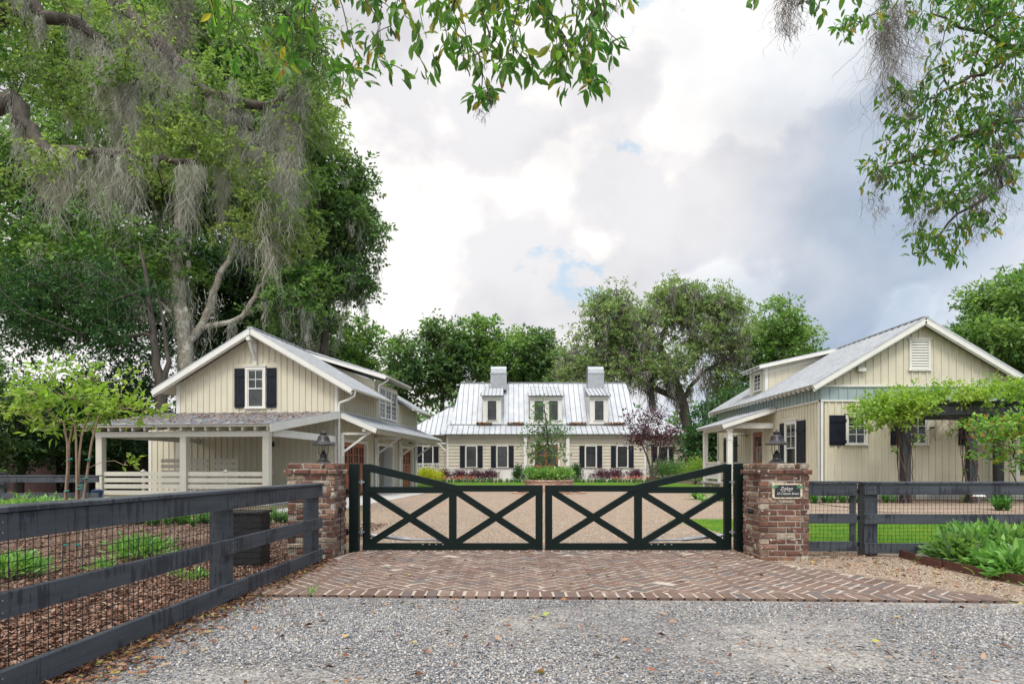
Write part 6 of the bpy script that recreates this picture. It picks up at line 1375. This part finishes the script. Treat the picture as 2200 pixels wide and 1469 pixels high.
fl = np.stack([rng.uniform(-5.5, 10.5, 700), rng.uniform(45.8, 46.6, 700), rng.uniform(.3, .5, 700)], 1); fl = fl[(fl[:, 0] < -2.5) | ((fl[:, 0] > 7) & (fl[:, 0] < 10.5))]
v, f = leaves(T_DIAMOND, fl, rng.normal(size=fl.shape), np.full(len(fl), .10), np.full(len(fl), .09), rng); o = np_obj('coral_flowers', v, f, M['flower']); tag(o, 'scatter of coral-red flowers along the purple bushes', 'flowers', None, 'stuff')
def clump(name, label, base, n, L, Wd, seed, leaf='lf_straw', bend=1.0, rise=.9, spread=.08, cat='plant', group=None, k=5):
    rng = np.random.default_rng(seed); t = thing(name, label, cat, base, 0, group); c = np.stack([rng.normal(size=k) * spread, rng.normal(size=k) * spread, np.zeros(k)], 1)
    v, f = strap_tufts(c, int(n / k), L, Wd, rng, 5, bend, rise); np_obj('leaves', v, f, M[leaf], t); return t
# strappy plants: far edge of the mulch bed
rng = np.random.default_rng(60); cs = []
for px in range(236, 470, 9): cs.append(np.array(gpos(px + rng.normal() * 3, 13.0 + rng.normal() * .25)))
for px in range(578, 640, 9): cs.append(np.array(gpos(px + rng.normal() * 2, 13.5 + rng.normal() * .3)))
v, f = strap_tufts(np.array(cs), 46, .42, .02, rng, 4, 1.0, .95); o = np_obj('liriope_border', v, f, M['lf_straw']); tag(o, 'row of strap-leaved plants along the back of the mulch bed', 'border plants', None, 'stuff')
wl = ['first strap-leaved tuft right of the sign pillar, over the garden gate rail', 'second strap-leaved tuft, above the middle of the garden gate', 'third strap-leaved tuft, above the latch side of the garden gate', 'strap-leaved tuft between the garden gate and the fence post', 'strap-leaved tuft just right of the fence post']
for i, px in enumerate((1748, 1778, 1808, 1836, 1902)): clump('strap_plant', wl[i], gpos(px, 20.9), 60, .62, .035, 460 + i, group='strap-leaved plants at the foot of the cottage wall')
clump('strap_plant', 'large blue-green strap-leaved clump at the foot of the right pergola post', gpos(2150, 17.2), 130, .75, .04, 470)
for i, (px, Y, L, lb) in enumerate(((1500, 23, .85, 'spiky sago palm left of the gate end, nearest the court'), (1545, 22, .9, 'spiky sago palm right behind the gate end'), (1585, 24, .7, 'spiky sago palm seen between the gate leaf and its post'), (1520, 21, .5, 'small spiky palm low behind the gate bars'))):
    clump('sago_palm', lb, gpos(px, Y), 80, L, .055, 480 + i, 'lf_shrub' if i != 2 else 'lf_mid', 1.3, .85, .05, group='spiky palms by the cottage steps')
clump('grass_tuft', 'tiny grass tuft growing from the brick apron edge at the left', (-1.77, 5.75, .02), 12, .16, .006, 490, 'lf_shrub', .8, 1.0, .01, 'grass tuft')
# leafy lanceolate plants, right foreground
pl = [(2065, 7.5, .27, .36), (2115, 7.7, .32, .42), (2160, 7.5, .33, .42), (2205, 7.3, .32, .42), (2165, 7.0, .28, .28), (2205, 6.6, .28, .26), (2250, 6.9, .36, .42), (2085, 7.95, .30, .42), (2045, 7.8, .2, .30)]
ll = ['leafy plant at the left tip of the foreground bed, over the stepping stone', 'tallest leafy plant against the right fence boards', 'leafy plant in the middle of the right foreground bed', 'leafy plant at the right edge, half way up the bed', 'low leafy plant near the bottom of the right bed', 'lowest leafy plant in the bottom right of the bed', 'leafy plant cut off by the right frame edge', 'leafy plant pressed against the fence behind the others', 'small leafy plant nearest the small garden gate']
for i, (px, Y, r_, h_) in enumerate(pl): bush('leafy_plant', ll[i], gpos(px, Y), r_, h_, 620, 'lf_shrub' if i % 3 else 'lf_bright', .125, .036, 500 + i, tmpl=T_LONG, up=.3, nclump=22, rise=.7, group='lush leafy plants in the right foreground bed', spread=.26, flower=0)
# lawns as blades
def blades(name, label, x0, x1, y0, y1, n, h, w_, seed, keep=None):
    rng = np.random.default_rng(seed); p = np.stack([rng.uniform(x0, x1, n), rng.uniform(y0, y1, n), np.full(n, .012)], 1)
    if keep is not None: p = p[keep(p)]
    k = len(p); a_ = rng.random(k) * 6.283; hh = h * (.5 + rng.random(k)); s_ = np.stack([np.cos(a_), np.sin(a_), np.zeros(k)], 1) * w_; ln = rng.normal(size=(k, 3)) * h * .35; ln[:, 2] = 0
    V = np.stack([p - s_, p + s_, p + ln + np.array([0, 0, 1.]) * hh[:, None]], 1).reshape(-1, 3); o = np_obj(name, V, np.arange(3 * k).reshape(-1, 3), M['blade']); return tag(o, label, 'grass', None, 'stuff')
blades('lawn_grass', 'bright green mown grass beyond the right fence', 3.6, 12.5, 9.6, 13.8, 150000, .05, .006, 71)
blades('lawn_grass', 'bright green grass strip in front of the main house bed', -5.9, 11, 34.3, 45, 90000, .08, .018, 72)
# loose stones and leaves
def stones(name, label, n, gen, s0, s1, mat_, seed, flat=.55):
    rng = np.random.default_rng(seed); p = gen(rng, n); n = len(p)
    base = np.array([(1, 0, 0), (0, 1, 0), (-1, 0, 0), (0, -1, 0), (.1, .1, 1), (0, 0, -1)], float); fc = np.array([(0, 1, 4), (1, 2, 4), (2, 3, 4), (3, 0, 4), (1, 0, 5), (2, 1, 5), (3, 2, 5), (0, 3, 5)])
    s_ = s0 + (s1 - s0) * rng.random(n) ** 2.2; sc3 = s_[:, None] * (.6 + .6 * rng.random((n, 3))); sc3[:, 2] *= flat; a_ = rng.random(n) * 6.283; V = base[None] * (1 + .35 * rng.normal(size=(n, 6, 1)) * .5) * sc3[:, None]
    c_, s2 = np.cos(a_)[:, None], np.sin(a_)[:, None]; x = V[..., 0] * c_ - V[..., 1] * s2; y = V[..., 0] * s2 + V[..., 1] * c_; V = np.stack([x, y, V[..., 2]], -1) + p[:, None] + np.array([0, 0, 1.]) * (s_ * flat * .35)[:, None, None]
    F_ = fc[None] + (np.arange(n) * 6)[:, None, None]; o = np_obj(name, V.reshape(-1, 3), F_.reshape(-1, 3), M[mat_]); return tag(o, label, 'gravel', None, 'stuff')
def near(rng, n):
    y = 3.0 + 2.75 * rng.random(n) ** 1.15; x = rng.uniform(-1, 1, n) * (y * .80 + .2); p = np.stack([x, y, np.full(n, .007)], 1); wv = np.sin(x * 1.3 + y * 2.1) + np.sin(x * 2.9 - y * 3.3 + 1.0) * .6 + np.sin(x * .7 - y * 1.1 + 2) * .8; return p[(x > -2.42) & (y < 5.72 - (x + 2.42) * .044) & (rng.random(n) < np.clip(.5 + wv * .45, .05, 1))]
stones('loose_gravel', 'loose grey crushed stone on the gravel road', 210000, near, .004, .014, 'gravelstone', 81)
def verge(rng, n):
    y = rng.uniform(5.4, 8.8, n); x = rng.uniform(2.9, 6.2, n); p = np.stack([x, y, np.full(n, .011)], 1); return p[(x > 3.12 + (7.95 - y) * .51) & (x < 4.82)]
stones('pea_gravel', 'rounded tan pebbles between the brick apron and the rusty edging', 45000, verge, .004, .010, 'peastone', 82, .7)
def court(rng, n): y = 8.9 + np.abs(rng.normal(size=n)) * 6.0; x = rng.uniform(-.26, .46, n) * y; x = np.clip(x, -2.2 - (y - 9) * .2, None); return np.stack([x, y, np.full(n, .009)], 1)
stones('pea_gravel', 'rounded tan pebbles of the court just behind the gate', 110000, court, .005, .011, 'peastone', 83, .7)
def litter(name, label, gen, n, L, Wd, mat_, seed):
    rng = np.random.default_rng(seed); p = gen(rng, n); d = rng.normal(size=p.shape); d[:, 2] *= .22; s_ = .5 + .9 * rng.random(len(p))
    v, f = leaves(T_DIAMOND, p + np.array([0, 0, .008]), d, L * s_, Wd * s_, rng); o = np_obj(name, v, f, M[mat_]); return tag(o, label, 'leaf litter', None, 'stuff')
def mul(rng, n): y = 2.6 + 10.4 * rng.random(n) ** 1.4; x = rng.uniform(-1, 0, n) * (y * .8) - .1; x = np.where(x > -2.45, x - 2.3, x); p = np.stack([x, y, .012 + .02 * rng.random(n)], 1); return p[x < -2.42]
litter('mulch_chips', 'brown pine-bark chips and leaves covering the left bed', mul, 60000, .045, .015, 'bark_chip', 91)
def lf1(rng, n): y = rng.uniform(3, 5.7, n); x = rng.uniform(-1, 1, n) * y * .8; return np.stack([x, y, np.full(n, .02)], 1)
litter('fallen_leaves', 'scattered fallen leaves on the gravel road', lf1, 260, .055, .025, 'deadleaf', 92)
def lf2(rng, n): y = 3.0 + 5.0 * rng.random(n) ** 1.5; x = -2.34 - (7.9 - y) * .036 + .05 + np.abs(rng.normal(size=n)) * .16 * (1.3 - (y - 3) * .16); return np.stack([x, y, np.full(n, .02)], 1)
litter('fallen_leaves', 'brown leaves drifted along the foot of the near fence', lf2, 1700, .055, .018, 'deadleaf', 93)
def lf3(rng, n): y = rng.uniform(5.4, 8.9, n); x = 3.2 + (7.95 - y) * .5 + rng.random(n) * 1.6; p = np.stack([x, y, np.full(n, .025)], 1); return p[x < 4.85]
litter('fallen_leaves', 'brown leaves strewn over the pea gravel by the rusty edging', lf3, 900, .05, .018, 'deadleaf', 94)
def lf4(rng, n): y = rng.uniform(5.9, 8.6, n); x = rng.uniform(-2.1, 3.3, n); return np.stack([x, y, np.full(n, .038)], 1)
litter('fallen_leaves', 'few fallen leaves on the herringbone brick', lf4, 190, .05, .02, 'deadleaf', 95)
def lf5(rng, n): return np.stack([rng.uniform(4.95, 9, n), rng.uniform(5, 8.3, n), .02 + .02 * rng.random(n)], 1)
litter('fallen_leaves', 'dry leaves and bark under the leafy plants', lf5, 2600, .055, .016, 'bark_chip', 96)
# shed leaves on the porch roof of the carriage house
rng = np.random.default_rng(97); n = 1900; u = rng.uniform(-6.2, .05, n); w_ = rng.random(n) ** .8; y = (PF - .35) + w_ * 5.1; z = 2.44 + (y - PF + .35) / 5.52 * .78 + .012
d = rng.normal(size=(n, 3)); d[:, 2] *= .15
v, f = leaves(T_DIAMOND, np.stack([u, y, z], 1), d, .08 + .09 * rng.random(n), np.full(n, .03), rng); np_obj('roof_litter', v, f, M['deadleaf'], LH)
